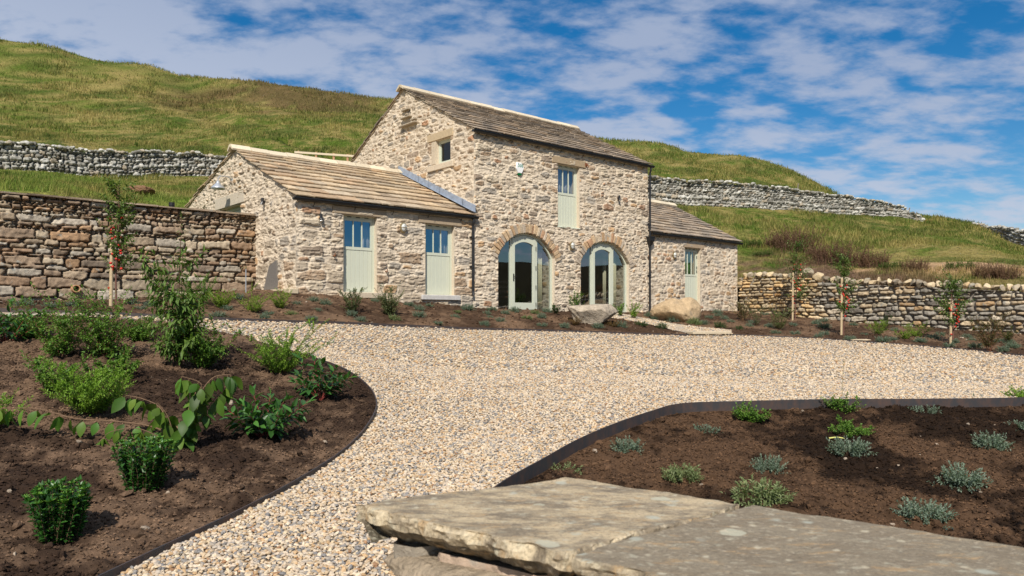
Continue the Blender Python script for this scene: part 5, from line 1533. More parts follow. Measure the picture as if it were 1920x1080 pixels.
V, Fq, C = cap_slab([fwA, fwB, fwC, fwD], .085, 5, (.50, .395, .25), '')
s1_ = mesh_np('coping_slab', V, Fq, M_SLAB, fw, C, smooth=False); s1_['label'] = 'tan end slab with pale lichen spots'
g = along * .028
E_far = fwC + along * 2.2; E_near = fwD + along * 2.2 + across * .0
V, Fq, C = cap_slab([fwD + g, fwC + g, E_far, E_near - across * .06, fwD + along * .9 - across * .05, fwD + along * .06 - across * .012], .080, 9, (.26, .215, .15), '', .009)
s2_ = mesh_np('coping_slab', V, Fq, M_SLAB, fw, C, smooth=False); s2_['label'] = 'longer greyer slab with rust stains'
# body of the wall under the slabs: near face, end face
fn = dry_stone(221, lambda z, r: float(np.clip(r.normal(.085, .03), .04, .15)), (1.6, 3.6), ([(.40,.32,.22), (.30,.25,.19), (.46,.38,.27), (.22,.19,.15), (.36,.27,.2)], [.3, .2, .2, .1, .2]), .10, .009, .012)
dloc = np.array([fwD[0], fwD[1]])
near_nrm = -across
A_in = fwA + along * .06 + across * .07 - dloc
zt_ = ZT - .088 + 1.5
parts = [wall_grid(tuple(A_in), tuple(along), tuple(near_nrm), 0, 3.0, -.2, zt_, .010, fn, ends=(True, False), flip=False),
         wall_grid(tuple(A_in), tuple(across), tuple(-along), 0, .50, -.2, zt_, .010, fn, ends=(True, True), flip=True)]
cI = A_in + across * .48 ; c2 = cI + along * 3.0; cA = A_in + along * 3.0
parts.append(flat([[(*cI, -.2), (*c2, -.2), (*c2, zt_), (*cI, zt_)], [(*A_in, zt_ - .012), (*cA, zt_ - .012), (*c2, zt_ - .012), (*cI, zt_ - .012)]], (.3, .24, .17)))
V, Fq, C = join(parts)
mesh_np('wall_body', V, Fq, M_DRY, fw, C)
# long protruding stone just under the end slab
rg = np.random.default_rng(4)
V, Fc = rock(rg, (.34, .085, .05), 77, 4, .12, angular=.6)
a = math.atan2(along[1], along[0]); ca, sa = math.cos(a), math.sin(a)
cpt = fwA + along * .30 + across * .055 - dloc
V = np.stack([cpt[0] + ca*V[:, 0] - sa*V[:, 1], cpt[1] + sa*V[:, 0] + ca*V[:, 1], V[:, 2] + ZT - .138 + 1.5], -1)
mesh_np('bed_stone', V, Fc, M_BOULDER, fw, np.tile(np.array((.30, .24, .17)), (len(V), 1)))

# ------------------------------------------------------------------ boulders, step, fence and small things
def boulder(px, py, size, rz, seed, col, label, shape=None, ang=.75):
    x, y, z = gp(px, py); rg = np.random.default_rng(seed)
    V, Fc = rock(rg, size, seed, 5, .09, angular=ang)
    if shape: V = shape(V)
    z0 = V[:, 2].min()
    o = mesh_np('boulder', V - np.array([0, 0, z0 * .72]), Fc, M_BOULDER, None, np.tile(np.array(col), (len(V), 1)))
    o.location = (x, y, z - .06); o.rotation_euler = (0, 0, rz); tag(o, label, 'boulder', 'boulders by the barn path')
    return o
def flat_top(V):
    V = V.copy(); lo = np.clip(-V[:, 2] / .56, 0, .93); V[:, :2] *= (1 / np.sqrt(1 - .85 * lo ** 2))[:, None]; t = .30 + V[:, 0] * .06
    m = V[:, 2] > t; V[m, 2] = t[m] + (V[m, 2] - t[m]) * .16
    return V
boulder(1108, 607, (.90, .58, .56), TH - .15, 8, (.40, .335, .255), 'flat topped pale grey boulder below the second arched door', flat_top)
def saddle(V):
    V = V.copy(); V[:, 2] -= .10 * np.exp(-((V[:, 0] + .05) / .22) ** 2) * (V[:, 2] > 0)
    return V
boulder(1274, 604, (.98, .66, .56), TH - .45, 23, (.44, .32, .19), 'rounded buff boulder with a dip in its top in front of the small wing', saddle, .55)
x0, y0, z0 = gp(1300, 630); x1, y1, z1 = gp(1372, 629)
st = empty('stone_step', ((x0+x1)/2, (y0+y1)/2, (z0+z1)/2), math.atan2(y1-y0, x1-x0)); tag(st, 'long low stone step where the narrow path meets the drive', 'step')
L = math.hypot(x1-x0, y1-y0); m = MB(); m.box(-L/2, L/2, 0, .36, .045, .125, (.50, .42, .30), .012); m.build('tread', M_DRESSED, st)
m = MB(); m.box(-L/2+.03, L/2-.03, .05, .34, -.2, .046, (.33, .27, .2), .01); m.build('riser', M_DRESSED, st)
x, y, z = gp(1613, 640); rg = np.random.default_rng(8); V, Fc = rock(rg, (.32, .12, .05), 9, 2, .1, angular=.6)
o = mesh_np('flat_stone', V, Fc, M_BOULDER, None, np.tile(np.array((.52, .42, .29)), (len(V), 1))); o.location = (x, y, z + .03); o.rotation_euler = (0, 0, -.25)
tag(o, 'long flat buff stone lying at the edge of the bed by the middle sapling', 'stone')
x, y, z = gp(1569, 829, -.18); tg = MB()
vs = []; fs = []
for i in range(9):
    t = i / 8; w = .016 * (1 if t < .75 else (1 - t) * 4 * .8 + .2); vs += [(-.085 + .17*t, -w, .02 + .012*math.sin(t*3)), (-.085 + .17*t, w, .026 + .012*math.sin(t*3))]
for i in range(8): fs.append((2*i, 2*i+2, 2*i+3, 2*i+1))
tg.add(vs, fs); o = tg.build('plant_label', M_TAGY, None); o.location = (x, y, z + .02); o.rotation_euler = (0, 0, -.2); md = o.modifiers.new('t', 'SOLIDIFY'); md.thickness = .003
tag(o, 'pale yellow plant label lying on the soil of the sunken bed', 'plant label')
# post and rail fence behind the roof
xa, ya = bl(553, 42.5); xb, yb = bl(672, 42.5); fc = empty('rail_fence', (xa, ya, float(ground_z(np.array([xa]), np.array([ya]))[0]))); tag(fc, 'new pale post and rail fence just above the low roof ridge', 'fence')
Lf = xb - xa; zt_top = at_px(600, 289.0, 42.5)[2] - fc.location.z
slope = (at_px(672, 296, 42.5)[2] - at_px(553, 288, 42.5)[2]) / Lf
for i, px in enumerate((560, 593, 626, 652)):
    xx = bl(px, 42.5)[0] - xa; zt = zt_top + slope * (xx - Lf*.4)
    m = MB(); m.box(xx-.06, xx+.06, -.06, .06, -.6, zt + .1, (.42, .24, .13), .01); m.build('post', M_STAKE, fc)
for dz in (0.0, -.36, -.72):
    m = MB(); vs = []
    for xx in (0, Lf):
        zc = zt_top + slope * (xx - Lf*.4) + dz
        vs += [(xx, -.10, zc-.055), (xx, -.065, zc-.055), (xx, -.065, zc+.055), (xx, -.10, zc+.055)]
    m.add(vs, [(0,1,2,3), (7,6,5,4)] + [(k, (k+1)%4, 4+(k+1)%4, 4+k) for k in range(4)], (.60, .50, .36)); m.build('rail', M_STAKE, fc)
# slanting old posts by the far field wall
for (px, py, Y, ln, tilt, lab) in ((1694, 400, 56.2, .95, .5, 'stubby grey post leaning against the far skyline wall'), (1713, 403, 56.5, .7, .35, 'short grey post lower down the far skyline wall'), (1489, 356, 52.2, 1.0, .3, 'thin weathered post sticking up behind the pale field wall')):
    x, y, z = at_px(px, py, Y); m = MB(); m.tube([(0, 0, -1.2), (tilt*ln, 0, ln*.75)], .045, .04, 6, (.20, .17, .13)); o = m.build('post', M_STAKE, None); o.location = (x, y, z - .3); o.name = 'wooden_post'; tag(o, lab, 'post', 'old posts by the field wall')
# vent pipe behind the retaining wall
x, y, z = at_px(322, 393, 19.6); m = MB(); m.tube([(0, 0, -.3), (0, 0, .16)], .065, n=12); m.tube([(0, 0, .10), (0, 0, .185)], .075, n=12); o = m.build('vent_pipe', M_BLACK, None); o.location = (x, y, z); tag(o, 'stubby black vent pipe rising behind the retaining wall', 'vent pipe')
# molehill
x, y = bl(262, 25.5); z = float(ground_z(np.array([x]), np.array([y]))[0]); rg = np.random.default_rng(3)
V, Fc = rock(rg, (.46, .40, .17), 41, 3, .22); o = mesh_np('earth_mound', V, Fc, M_SOIL, None, np.tile(np.array((.20, .115, .065)), (len(V), 1)), smooth=False); o.location = (x, y, z + .10); tag(o, 'bare brown mound of earth in the grass above the retaining wall', 'earth mound')
# grass on the hill: blades in tufts, one body of stuff
def make_grass():
    rg = np.random.default_rng(11)
    Xs, Ys, Hs, Ws = [], [], [], []
    for (ya, yb, n, h, w) in ((12, 26, 17000, .17, .05), (20, 38, 28000, .19, .07), (36, 60, 32000, .22, .11), (58, 90, 30000, .26, .18), (88, 126, 26000, .30, .26)):
        t = rg.uniform(ya, yb, n); xr = rg.uniform(-.75, .75, n)
        Xs.append(xr * t); Ys.append(t); Hs.append(np.full(n, h)); Ws.append(np.full(n, w))
    x = np.concatenate(Xs); y = np.concatenate(Ys); h = np.concatenate(Hs); w = np.concatenate(Ws)
    u, v = uv(x, y)
    keep = ~in_yard(u, v, .45)
    bank, sand = soilmask(x, y)
    keep &= rg.random(len(x)) > np.maximum(bank * .15, sand * .97)
    for wl in FIELD_WALLS:
        keep &= near_poly(x, y, wl, False)[0] > .7
    x, y, h, w = x[keep], y[keep], h[keep], w[keep]
    z = ground_z(x, y); c = turf_col(x, y)
    bk_ = bank[keep]
    pat = fbm(x * .3, y * .3, 51, 3)
    h = h * (.45 + 1.1 * sstep(.3, .7, pat))
    st_ = rg.random(len(x)) ** 2.2; c = c + (np.array([.27, .225, .09]) - c) * (st_ * .62)[:, None]
    dk_ = rg.random(len(x)) < .16; c[dk_] *= np.array([.45, .62, .4])
    c = c + (np.array([.15, .09, .055]) - c) * (bk_ * .6)[:, None]; h = h * (1 + bk_ * .35)
    n = len(x); B = 5
    bx = np.repeat(x, B) + rg.normal(0, 1, n*B) * np.repeat(w, B); by = np.repeat(y, B) + rg.normal(0, 1, n*B) * np.repeat(w, B)
    bh = np.repeat(h, B) * rg.uniform(.5, 1.15, n*B); bw = np.repeat(w, B) * rg.uniform(.08, .20, n*B)
    a = rg.uniform(0, 2*math.pi, n*B); ln = rg.uniform(.1, .7, n*B) * bh
    zb = np.repeat(z, B) - .04
    la = rg.uniform(0, 2*math.pi, n*B)
    ex, ey = np.cos(a) * bw, np.sin(a) * bw
    dx, dy = np.cos(la) * ln, np.sin(la) * ln
    V = np.stack([np.stack([bx - ex, by - ey, zb], -1), np.stack([bx + ex, by + ey, zb], -1),
                  np.stack([bx + ex*.7 + dx*.4, by + ey*.7 + dy*.4, zb + bh*.6], -1), np.stack([bx - ex*.7 + dx*.4, by - ey*.7 + dy*.4, zb + bh*.6], -1),
                  np.stack([bx + dx, by + dy, zb + bh], -1)], 1).reshape(-1, 3)
    k = np.arange(n*B) * 5
    Fq = np.stack([k, k+1, k+2, k+3], -1); Ft = np.stack([k+3, k+2, k+4], -1)
    cc = np.repeat(c, B, 0) * rg.uniform(.6, 1.5, (n*B, 1)) * np.array([1.0, 1.02, .95])
    g = mesh_np('grass', V, [Fq, Ft], M_GRASS, col=np.repeat(cc, 5, 0))
    tag(g, 'rough green and straw coloured grass covering the hillside', 'grass', kind='stuff')
make_grass()
# ------------------------------------------------------------------ plants
def unit(a): return a / (np.linalg.norm(a, axis=-1, keepdims=True) + 1e-9)
def leaves(base, d, up, L, W, fold=.25, droop=.15, hi=False):
    d = unit(d); s = unit(np.cross(d, up)); n = np.cross(s, d)
    L = np.asarray(L)[:, None]; W = np.asarray(W)[:, None]
    k = len(base)
    if not hi:
        V = np.stack([base, base + d*L*.5 - n*droop*L*.25, base + d*L*.45 - s*W*.5 + n*fold*W, base + d*L*.45 + s*W*.5 + n*fold*W, base + d*L - n*droop*L], 1)
        T = np.array([(0,3,1), (0,1,2), (1,3,4), (1,4,2)]); q = 5
    else:
        f = lambda t: base + d*L*t - n*droop*L*t*t
        V = [base]
        for t, w in ((.18, .62), (.42, 1.0), (.68, .78), (.87, .38)):
            c = f(t); V += [c - s*W*.5*w + n*fold*W*w, c, c + s*W*.5*w + n*fold*W*w]
        V.append(f(1.0)); V = np.stack(V, 1); q = 14
        T = [(0,2,1), (0,3,2)]
        for r in range(3):
            a = 1 + 3*r
            T += [(a, a+1, a+4), (a, a+4, a+3), (a+1, a+2, a+5), (a+1, a+5, a+4)]
        T += [(10, 11, 13), (11, 12, 13)]; T = np.array(T)
    return V.reshape(-1, 3), (T[None] + (np.arange(k) * q)[:, None, None]).reshape(-1, 3), q
class Plant:
    def __init__(s, seed): s.rg = np.random.default_rng(seed); s.lv = []; s.lf = []; s.lc = []; s.k = 0; s.st = MB()
    def put(s, base, d, up, L, W, c, **kw):
        V, T, q = leaves(base, d, up, L, W, **kw)
        s.lv.append(V); s.lf.append(T + s.k); s.k += len(V); s.lc.append(np.repeat(c, q, 0))
    def stem(s, pts, r0, r1, c=(.10, .06, .035), n=5): s.st.tube(pts, r0, r1, n, c, cap=False)
    def twig(s, p0, d0, length, nl, L, W, c0, c1, bend=(0, 0, .3), ang=.9, start=.15, r=.004, hi=False, fold=.22, droop=.2, wob=.15, tipgrow=.35, sc=(.10, .06, .035), tip=True, hang=0.0, size_end=.75):
        """a curved shoot with leaves along it"""
        rg = s.rg; p0 = np.array(p0, float); d = unit(np.array(d0, float)); m = 7; P = [p0]
        b = np.array(bend, float)
        for i in range(m): d = unit(d + b / m + rg.normal(0, wob / m, 3)); P.append(P[-1] + d * length / m)
        P = np.array(P)
        if r > 0: s.stem([tuple(p) for p in P], r, r * .35, sc)
        t = np.linspace(start, 1, nl) ** .9 * m * .999
        i = t.astype(int); f = (t - i)[:, None]
        pos = P[i] * (1 - f) + P[i+1] * f; tan = unit(P[i+1] - P[i])
        a = np.arange(nl) * 2.4 + rg.uniform(0, 6)
        ref = np.where(np.abs(tan[:, 2:3]) < .9, np.array([[0, 0, 1.]]), np.array([[1., 0, 0]]))
        e1 = unit(np.cross(tan, ref)); e2 = np.cross(tan, e1)
        rad = e1 * np.cos(a)[:, None] + e2 * np.sin(a)[:, None]
        dirs = tan * math.cos(ang) + rad * math.sin(ang) + rg.normal(0, .18, (nl, 3)) + np.array([0, 0, -hang])
        if tip: dirs[-3:] = tan[-3:] + rad[-3:] * .35
        up = np.where(np.abs(dirs[:, 2:3]) < .85, np.array([[0, 0, 1.]]), tan) + rg.normal(0, .2, (nl, 3))
        sz = rg.uniform(.75, 1.15, nl) * (1 - (1 - size_end) * t / m)
        mixv = np.clip(rg.random(nl) * .7 + (t / m) * tipgrow, 0, 1)[:, None]
        c = np.array(c0) + (np.array(c1) - np.array(c0)) * mixv
        c = c * rg.uniform(.8, 1.2, (nl, 1))
        s.put(pos, dirs, up, L * sz, W * sz, c, hi=hi, fold=fold, droop=droop)
        return P
    def meshes(s, nm='foliage', mat=None):
        V = np.concatenate(s.lv); T = np.concatenate(s.lf); C = np.concatenate(s.lc)
        return V, T, C
    def build(s, name, loc, label, cat, mat, rz=0.0, scale=1.0, group=None, leafname='foliage', stem=True):
        root = empty(name, loc, rz); root.scale = (scale,)*3; tag(root, label, cat, group)
        V, T, C = s.meshes()
        mesh_np(leafname, V, T, mat, root, C, smooth=False)
        if stem and len(s.st.v): s.st.build('stems', M_BARK, root)
        return root
def dup(root, loc, rz, scale, label, group=None, name=None):
    r = root.copy(); COL.objects.link(r); r.location = loc; r.rotation_euler = (0, 0, rz); r.scale = (scale,)*3 if np.isscalar(scale) else scale
    r['label'] = label
    if group: r['group'] = group
    for ch in list(root.children):
        c = ch.copy(); COL.objects.link(c); c.parent = r
        for g_ in ch.children:
            d = g_.copy(); COL.objects.link(d); d.parent = c
    return r
ALL = []

# --- low mounds (one unit = 1 m across), several forms
def mound(seed, c0, c1, ntw, leafL, leafW, H=.42, nl=16):
    p = Plant(seed)
    for i in range(ntw):
        a = p.rg.uniform(0, 6.283); el = math.asin(p.rg.uniform(.02, 1)); r0 = p.rg.uniform(.02, .14)
        d = np.array([math.cos(a)*math.cos(el), math.sin(a)*math.cos(el), math.sin(el)*.95 + .08])
        ln = p.rg.uniform(.36, .54) * (1 - .14*math.sin(el))
        p.twig((r0*math.cos(a), r0*math.sin(a), 0), d * np.array([1, 1, H/.42]), ln, nl, leafL, leafW, c0, c1, (0, 0, .35), .75, .30, .006 if i % 3 == 0 else 0, wob=.5, tipgrow=.45)
    return p
HEBE = dict(c0=(.085, .125, .085), c1=(.20, .255, .19)); OLIVE = dict(c0=(.10, .14, .05), c1=(.22, .26, .12)); DKG = dict(c0=(.022, .05, .02), c1=(.06, .11, .03))
protos = {}
for k, (pal, n, seeds) in {'hebe': (HEBE, 78, (1, 2, 3, 4)), 'olive': (OLIVE, 60, (11, 12)), 'dark': (DKG, 50, (15, 16))}.items():
    protos[k] = [mound(s, pal['c0'], pal['c1'], n, .085 if k != 'olive' else .12, .046 if k != 'olive' else .050) for s in seeds]
proto_obj = {}
def mound_at(kind, i, loc, diam, label, group, rz):
    key = (kind, i % len(protos[kind]))
    sc = (diam, diam, diam * random.Random(int(loc[0]*1000)).uniform(.85, 1.25))
    if key not in proto_obj:
        o = protos[kind][key[1]].build('mound_plant', loc, label, 'plant', M_LEAF, rz, 1.0, group); proto_obj[key] = o; o.scale = sc
        return o
    return dup(proto_obj[key], loc, rz, sc, label, group)

# where each low mound stands in the photo: column, row of its foot, width, form, label
NEAR = [(1173,857,62,'hebe','silvery mound nearest the curve of the rusty edging'), (1280,912,72,'olive','olive green mound with stubby tips just above the tan end slab'), (1320,825,56,'hebe','silvery mound midway between the rusty edging and the tan slab'),
  (1440,893,60,'hebe','compact silvery mound in the middle of the sunken bed, nearest its olive neighbour'), (1425,954,100,'olive','wide olive mound half hidden behind the joint of the two slabs'), (1592,862,70,'hebe','silvery mound just in front of the yellow plant label'),
  (1735,791,54,'hebe','silvery mound to the right of the tall thin shoot, close to the edging'), (1825,770,52,'hebe','grey green mound tucked against the straight edging'), (1860,850,64,'hebe','silvery mound in open soil behind the one in tree shadow'),
  (1800,925,84,'hebe','silvery mound crossed by the streaky tree shadow'), (1730,990,96,'hebe','widest silvery mound just behind the grey slab'), (1915,815,50,'hebe','silvery mound cut by the picture edge in the sunken bed'), (1058,900,62,'olive','flat olive mound peeping over the far corner of the tan slab')]
rr = random.Random(5)
ri = 0
for (px, py, w, k, lab) in NEAR:
    x, y, z = gp(px, py - 4, -.19); mound_at(k, ri, (x, y, z), w / F * y * 1.12, lab, 'mounds in the sunken bed', rr.uniform(0, 6)); ri += 1
FARL = [(0, 'left of the clay pipe'), (110, 'under the clay pipe'), (180, 'by the berried sapling at the retaining wall'), (300, 'behind the tall drooping shrub'), (395, 'beside the first feathery bush'), (445, 'between the feathery bushes'), (505, 'by the last feathery bush'), (560, 'near the threshold stone'),
        (615, 'left of the first half door'), (672, 'below the first half door'), (732, 'between the half doors'), (810, 'below the second half door'), (875, 'at the short downpipe'), (915, 'at the left pane of the first arch'), (965, 'before the first arched door leaf'), (1015, 'before the cream curtain'), (1062, 'left of the flat boulder'), (1125, 'in front of the flat boulder'), (1165, 'at the right end of the flat boulder'), (1205, 'beside the gravel path'), (1250, 'below the tall drainpipe'), (1310, 'in front of the dipped boulder'),
        (1345, 'right of the dipped boulder'), (1375, 'above the stone step'), (1415, 'by the corner of the small wing'), (1450, 'before the dark bush by the wall'), (1490, 'at the first wall sapling'), (1540, 'left of the middle sapling'), (1580, 'at the middle sapling'), (1620, 'right of the middle sapling'), (1665, 'by the left lime green bush'), (1705, 'by the twin lime green bushes'), (1745, 'left of the last sapling'), (1785, 'at the foot of the last sapling'), (1820, 'right of the last sapling'), (1855, 'by the reddish bush'), (1885, 'right of the reddish bush'), (1915, 'in the far right corner of the bed')]
FAR = [(48,577,34),(95,579,30),(140,577,30),(248,574,26),(264,582,22),(283,577,24),(410,596,26),(426,585,22),(448,563,20),(494,598,24),(504,592,20),(546,592,22,'olive'),(556,574,18),(588,567,20),(610,574,22),(595,586,20),(583,602,24),(658,594,22),(676,604,20),(704,569,20),(738,603,22,'olive'),(766,576,20),(786,584,20),(785,596,24),(804,577,18),(821,610,18),(852,598,20),(857,589,16,'olive'),(877,583,24),(913,591,16),(918,598,14),(909,612,20),(923,584,20),(938,606,20),(948,591,18),(965,588,22),(988,601,20,'olive'),(1003,590,18,'olive'),(1015,598,18),(1016,614,20),(1025,588,18),(1059,616,20),(1121,617,22),(1163,616,26),(1202,614,24,'dark'),(1241,618,22,'dark'),(1262,606,26),(1217,596,18),(1226,601,14),(1301,611,26,'olive'),(1318,610,18),(1329,600,16),(1345,591,20),(1346,597,16),(1359,602,16),(1370,607,16),(1350,617,24,'dark'),(1385,621,18,'dark'),(1405,616,16),(1410,609,18),(1443,617,18),(1454,627,18),(1434,594,14),(1486,613,16),(1491,629,20),(1500,597,16),(1530,611,18),(1545,618,22),(1546,631,18),(1535,634,16),(1544,606,18),(1594,639,20),(1600,613,16),(1620,631,14),(1655,643,24),(1675,641,18),(1677,623,16),(1726,644,24),(1749,638,20),(1762,632,18),(1780,652,20),(1790,645,18),(1813,635,18),(1821,642,16),(1829,654,24),(1876,644,20),(1880,661,20),(1898,654,24),(1893,645,20),(1906,653,16)]
rows_ = {}
info = []
for f_ in FAR:
    px, py, w = f_[:3]; k = f_[3] if len(f_) > 3 else 'hebe'
    lm = min(FARL, key=lambda q: abs(q[0] - px))[1]
    rows_.setdefault((lm, k), []).append((px, py, w))
words = {'hebe': 'blue green', 'olive': 'olive', 'dark': 'dark green'}
for (lm, k), L_ in rows_.items():
    L_.sort(key=lambda q: q[1]); n = len(L_)
    for i, (px, py, w) in enumerate(L_):
        if n == 1: q = f'only small {words[k]} mound {lm}'
        elif n == 2: q = f'small {words[k]} mound {lm}, ' + ('the one nearer the wall' if i == 0 else 'the one nearer the drive')
        else:
            pos = ['closest to the wall', 'second from the wall', 'third from the wall', 'fourth from the wall', 'fifth from the wall'][i] if i < n - 1 else 'closest to the drive'
            q = f'small {words[k]} mound {lm}, {pos}'
        x, y, z = gp(px, py - 2, .03); mound_at(k, ri, (x, y, z - .02), w / F * y * 1.15, q, 'low mounds in the barn bed', rr.uniform(0, 6)); ri += 1

# --- glossy box-like bushes (real size)
def box_bush(seed, H, R):
    p = Plant(seed)
    for i in range(105):
        a = p.rg.uniform(0, 6.283); r = R * math.sqrt(p.rg.random()) * .75
        d = np.array([math.cos(a)*p.rg.uniform(.1, .55), math.sin(a)*p.rg.uniform(.1, .55), 1.])
        h = H * p.rg.uniform(.72, 1.06) * (1 - .12*(r/R)**2)
        p.twig((r*.8*math.cos(a), r*.8*math.sin(a), 0), d, h, 26, .047, .026, (.018, .068, .012), (.045, .14, .02), (-d[0]*.5, -d[1]*.5, .2), .95, .03, .0035, hi=False, fold=.12, droop=.1, tipgrow=.2, wob=.35, size_end=.9)
        # fresh pale rosettes at the tips
        tipp = p.lv[-1].reshape(-1, 5, 3)[-1, 0]
        m = 7; an = np.arange(m) * 2.4
        dd = np.stack([np.cos(an)*.8, np.sin(an)*.8, np.full(m, .7)], -1)
        p.put(np.tile(tipp, (m, 1)), dd, np.tile([0, 0, 1.], (m, 1)), np.full(m, .032), np.full(m, .018), np.tile([.13, .26, .03], (m, 1)) * p.rg.uniform(.7, 1.3, (m, 1)), fold=.1)
    return p
x, y, z = gp(113, 1008, .04); box_bush(31, .355, .17).build('box_bush', (x, y, z - .03), 'glossy dark box bush nearest the viewer, standing alone', 'shrub', M_GLOSSY, group='clipped box bushes')
x, y, z = gp(268, 920, .04); box_bush(32, .42, .17).build('box_bush', (x, y, z - .03), 'glossy box bush with bright lime tips below the drooping viburnum', 'shrub', M_GLOSSY, group='clipped box bushes')

# --- generic shrub of arching shoots
def shrub(seed, H, R, nsh, nl, L, W, c0, c1, spread=.5, bend=.2, hi=False, sc=(.10, .06, .035), side=0, fold=.22, droop=.2, ang=.9, r=.004, hang=0.0, hvar=(.65, 1.05), start=.12, wob=.35):
    p = Plant(seed); L *= 1.22; W *= 1.5; nl = int(nl * 1.25)
    for i in range(nsh):
        a = 2.4 * i + p.rg.uniform(-.4, .4); k = p.rg.random() ** .7
        d = np.array([math.cos(a)*spread*k*1.6, math.sin(a)*spread*k*1.6, 1.])
        h = H * p.rg.uniform(*hvar)
        P = p.twig((R*.12*math.cos(a), R*.12*math.sin(a), 0), d, h, nl, L, W, c0, c1, (math.cos(a)*bend, math.sin(a)*bend, -.15*bend), ang, start, r, hi=hi, sc=sc, fold=fold, droop=droop, hang=hang, wob=wob)
        for j in range(side):
            q = P[p.rg.integers(1, 7)]; b = p.rg.uniform(0, 6.283)
            p.twig(q, (math.cos(b), math.sin(b), .55), h * p.rg.uniform(.18, .40), max(5, nl // 2), L, W, c0, c1, (0, 0, .3), ang, start, r*.6, hi=hi, sc=sc, fold=fold, droop=droop, hang=hang, wob=wob)
    return p
def place(p, name, px, py, label, cat='shrub', mat=None, off=.04, rz=None, group=None, scale=1.0):
    x, y, z = gp(px, py, off)
    return p.build(name, (x, y, z - .03), label, cat, mat or M_LEAF, rr.uniform(0, 6) if rz is None else rz, scale, group)
def m_per_px(px, py): return gp(px, py)[1] / F
BR = dict(c0=(.085, .175, .018), c1=(.23, .37, .045)); MID = dict(c0=(.03, .075, .016), c1=(.085, .16, .03)); MID = dict(c0=(.052, .125, .018), c1=(.145, .26, .038)); DK = dict(c0=(.016, .042, .012), c1=(.05, .10, .022)); LIME = dict(c0=(.11, .19, .02), c1=(.26, .36, .05)); GREYG = dict(c0=(.06, .085, .035), c1=(.17, .20, .085)); RED = dict(c0=(.035, .05, .016), c1=(.10, .06, .025))
# left bed
k = m_per_px(335, 690)
p = shrub(41, 1.62, .3, 9, 40, .105, .026, (.045, .100, .018), (.14, .22, .042), .12, .05, hi=True, side=5, fold=.16, droop=.55, hang=.45, ang=1.0, r=.007, hvar=(.55, 1.0))
p.twig((0, 0, 0), (.05, 0, 1), 2.0, 60, .10, .025, (.03, .065, .014), (.12, .19, .04), (0, 0, .1), 1.0, .2, .010, hi=True, hang=.3, droop=.5)
place(p, 'pyramid_shrub', 335, 688, 'tallest shrub with long drooping leaves in the kidney-shaped bed', mat=M_LEAF)
def cot(seed, H, nsh, col=MID, side=6, nl=26): return shrub(seed, H, .2, int(nsh * 1.35), nl, .036, .022, col['c0'], col['c1'], .48, .35, side=side, sc=(.16, .06, .04), ang=1.1, r=.0035, wob=.7, hvar=(.4, 1.05))
place(cot(42, 1.0, 17), 'cotoneaster', 118, 672, 'leggy small leaved shrub with red stems, farther left of the pair')
place(cot(43, 1.08, 18), 'cotoneaster', 196, 672, 'leggy small leaved shrub with red stems beside the tall drooping shrub')
place(cot(44, .78, 22), 'cotoneaster', 380, 690, 'spreading small leaved shrub sprawling at the foot of the tall drooping shrub')
place(cot(45, .55, 12), 'cotoneaster', 102, 735, 'small dark leggy shrub just left of the bright feathery mound')
place(shrub(46, .62, .2, 44, 44, .038, .012, *BR.values(), .60, .35, side=3, ang=.8, r=.003), 'box_honeysuckle', 172, 778, 'bright green feathery mound between the viburnum and the leggy shrubs')
place(shrub(47, .78, .25, 34, 56, .026, .015, (.08, .17, .015), (.22, .35, .04), .62, .45, side=3, ang=1.1, r=.003, hvar=(.45, 1.15)), 'box_honeysuckle', 527, 702, 'lime green shrub with spiky arching sprays at the edge of the drive')
def laurel(seed, H, n): return shrub(seed, H, .15, n, 15, .125, .044, (.018, .065, .014), (.06, .16, .026), .55, .45, hi=True, sc=(.24, .05, .04), fold=.14, droop=.22, ang=.95, r=.006, start=.2)
place(laurel(48, .56, 11), 'laurel', 600, 748, 'glossy laurel with red stalks beside the bend of the brown edging', mat=M_GLOSSY)
place(laurel(49, .56, 14), 'laurel', 497, 820, 'glossy broad leaved laurel in open soil right of the viburnum', mat=M_GLOSSY)
place(laurel(50, .70, 11), 'laurel', 14, 645, 'glossy laurel cut by the picture edge near the gravel strip', mat=M_GLOSSY)
place(cot(142, .55, 12), 'cotoneaster', 60, 640, 'low small leaved shrub near the gravel strip, beside the laurel at the edge')
place(cot(143, .50, 12), 'cotoneaster', 262, 640, 'low small leaved shrub between the pair of leggy shrubs and the tall drooping shrub')
place(cot(144, .48, 12), 'cotoneaster', 215, 715, 'low small leaved shrub right behind the bright feathery mound')
place(shrub(51, .42, .15, 14, 30, .036, .012, *BR.values(), .6, .35, side=2, ang=.8, r=.003), 'box_honeysuckle', -8, 800, 'feathery bright bush just entering at the edge beside the viburnum')
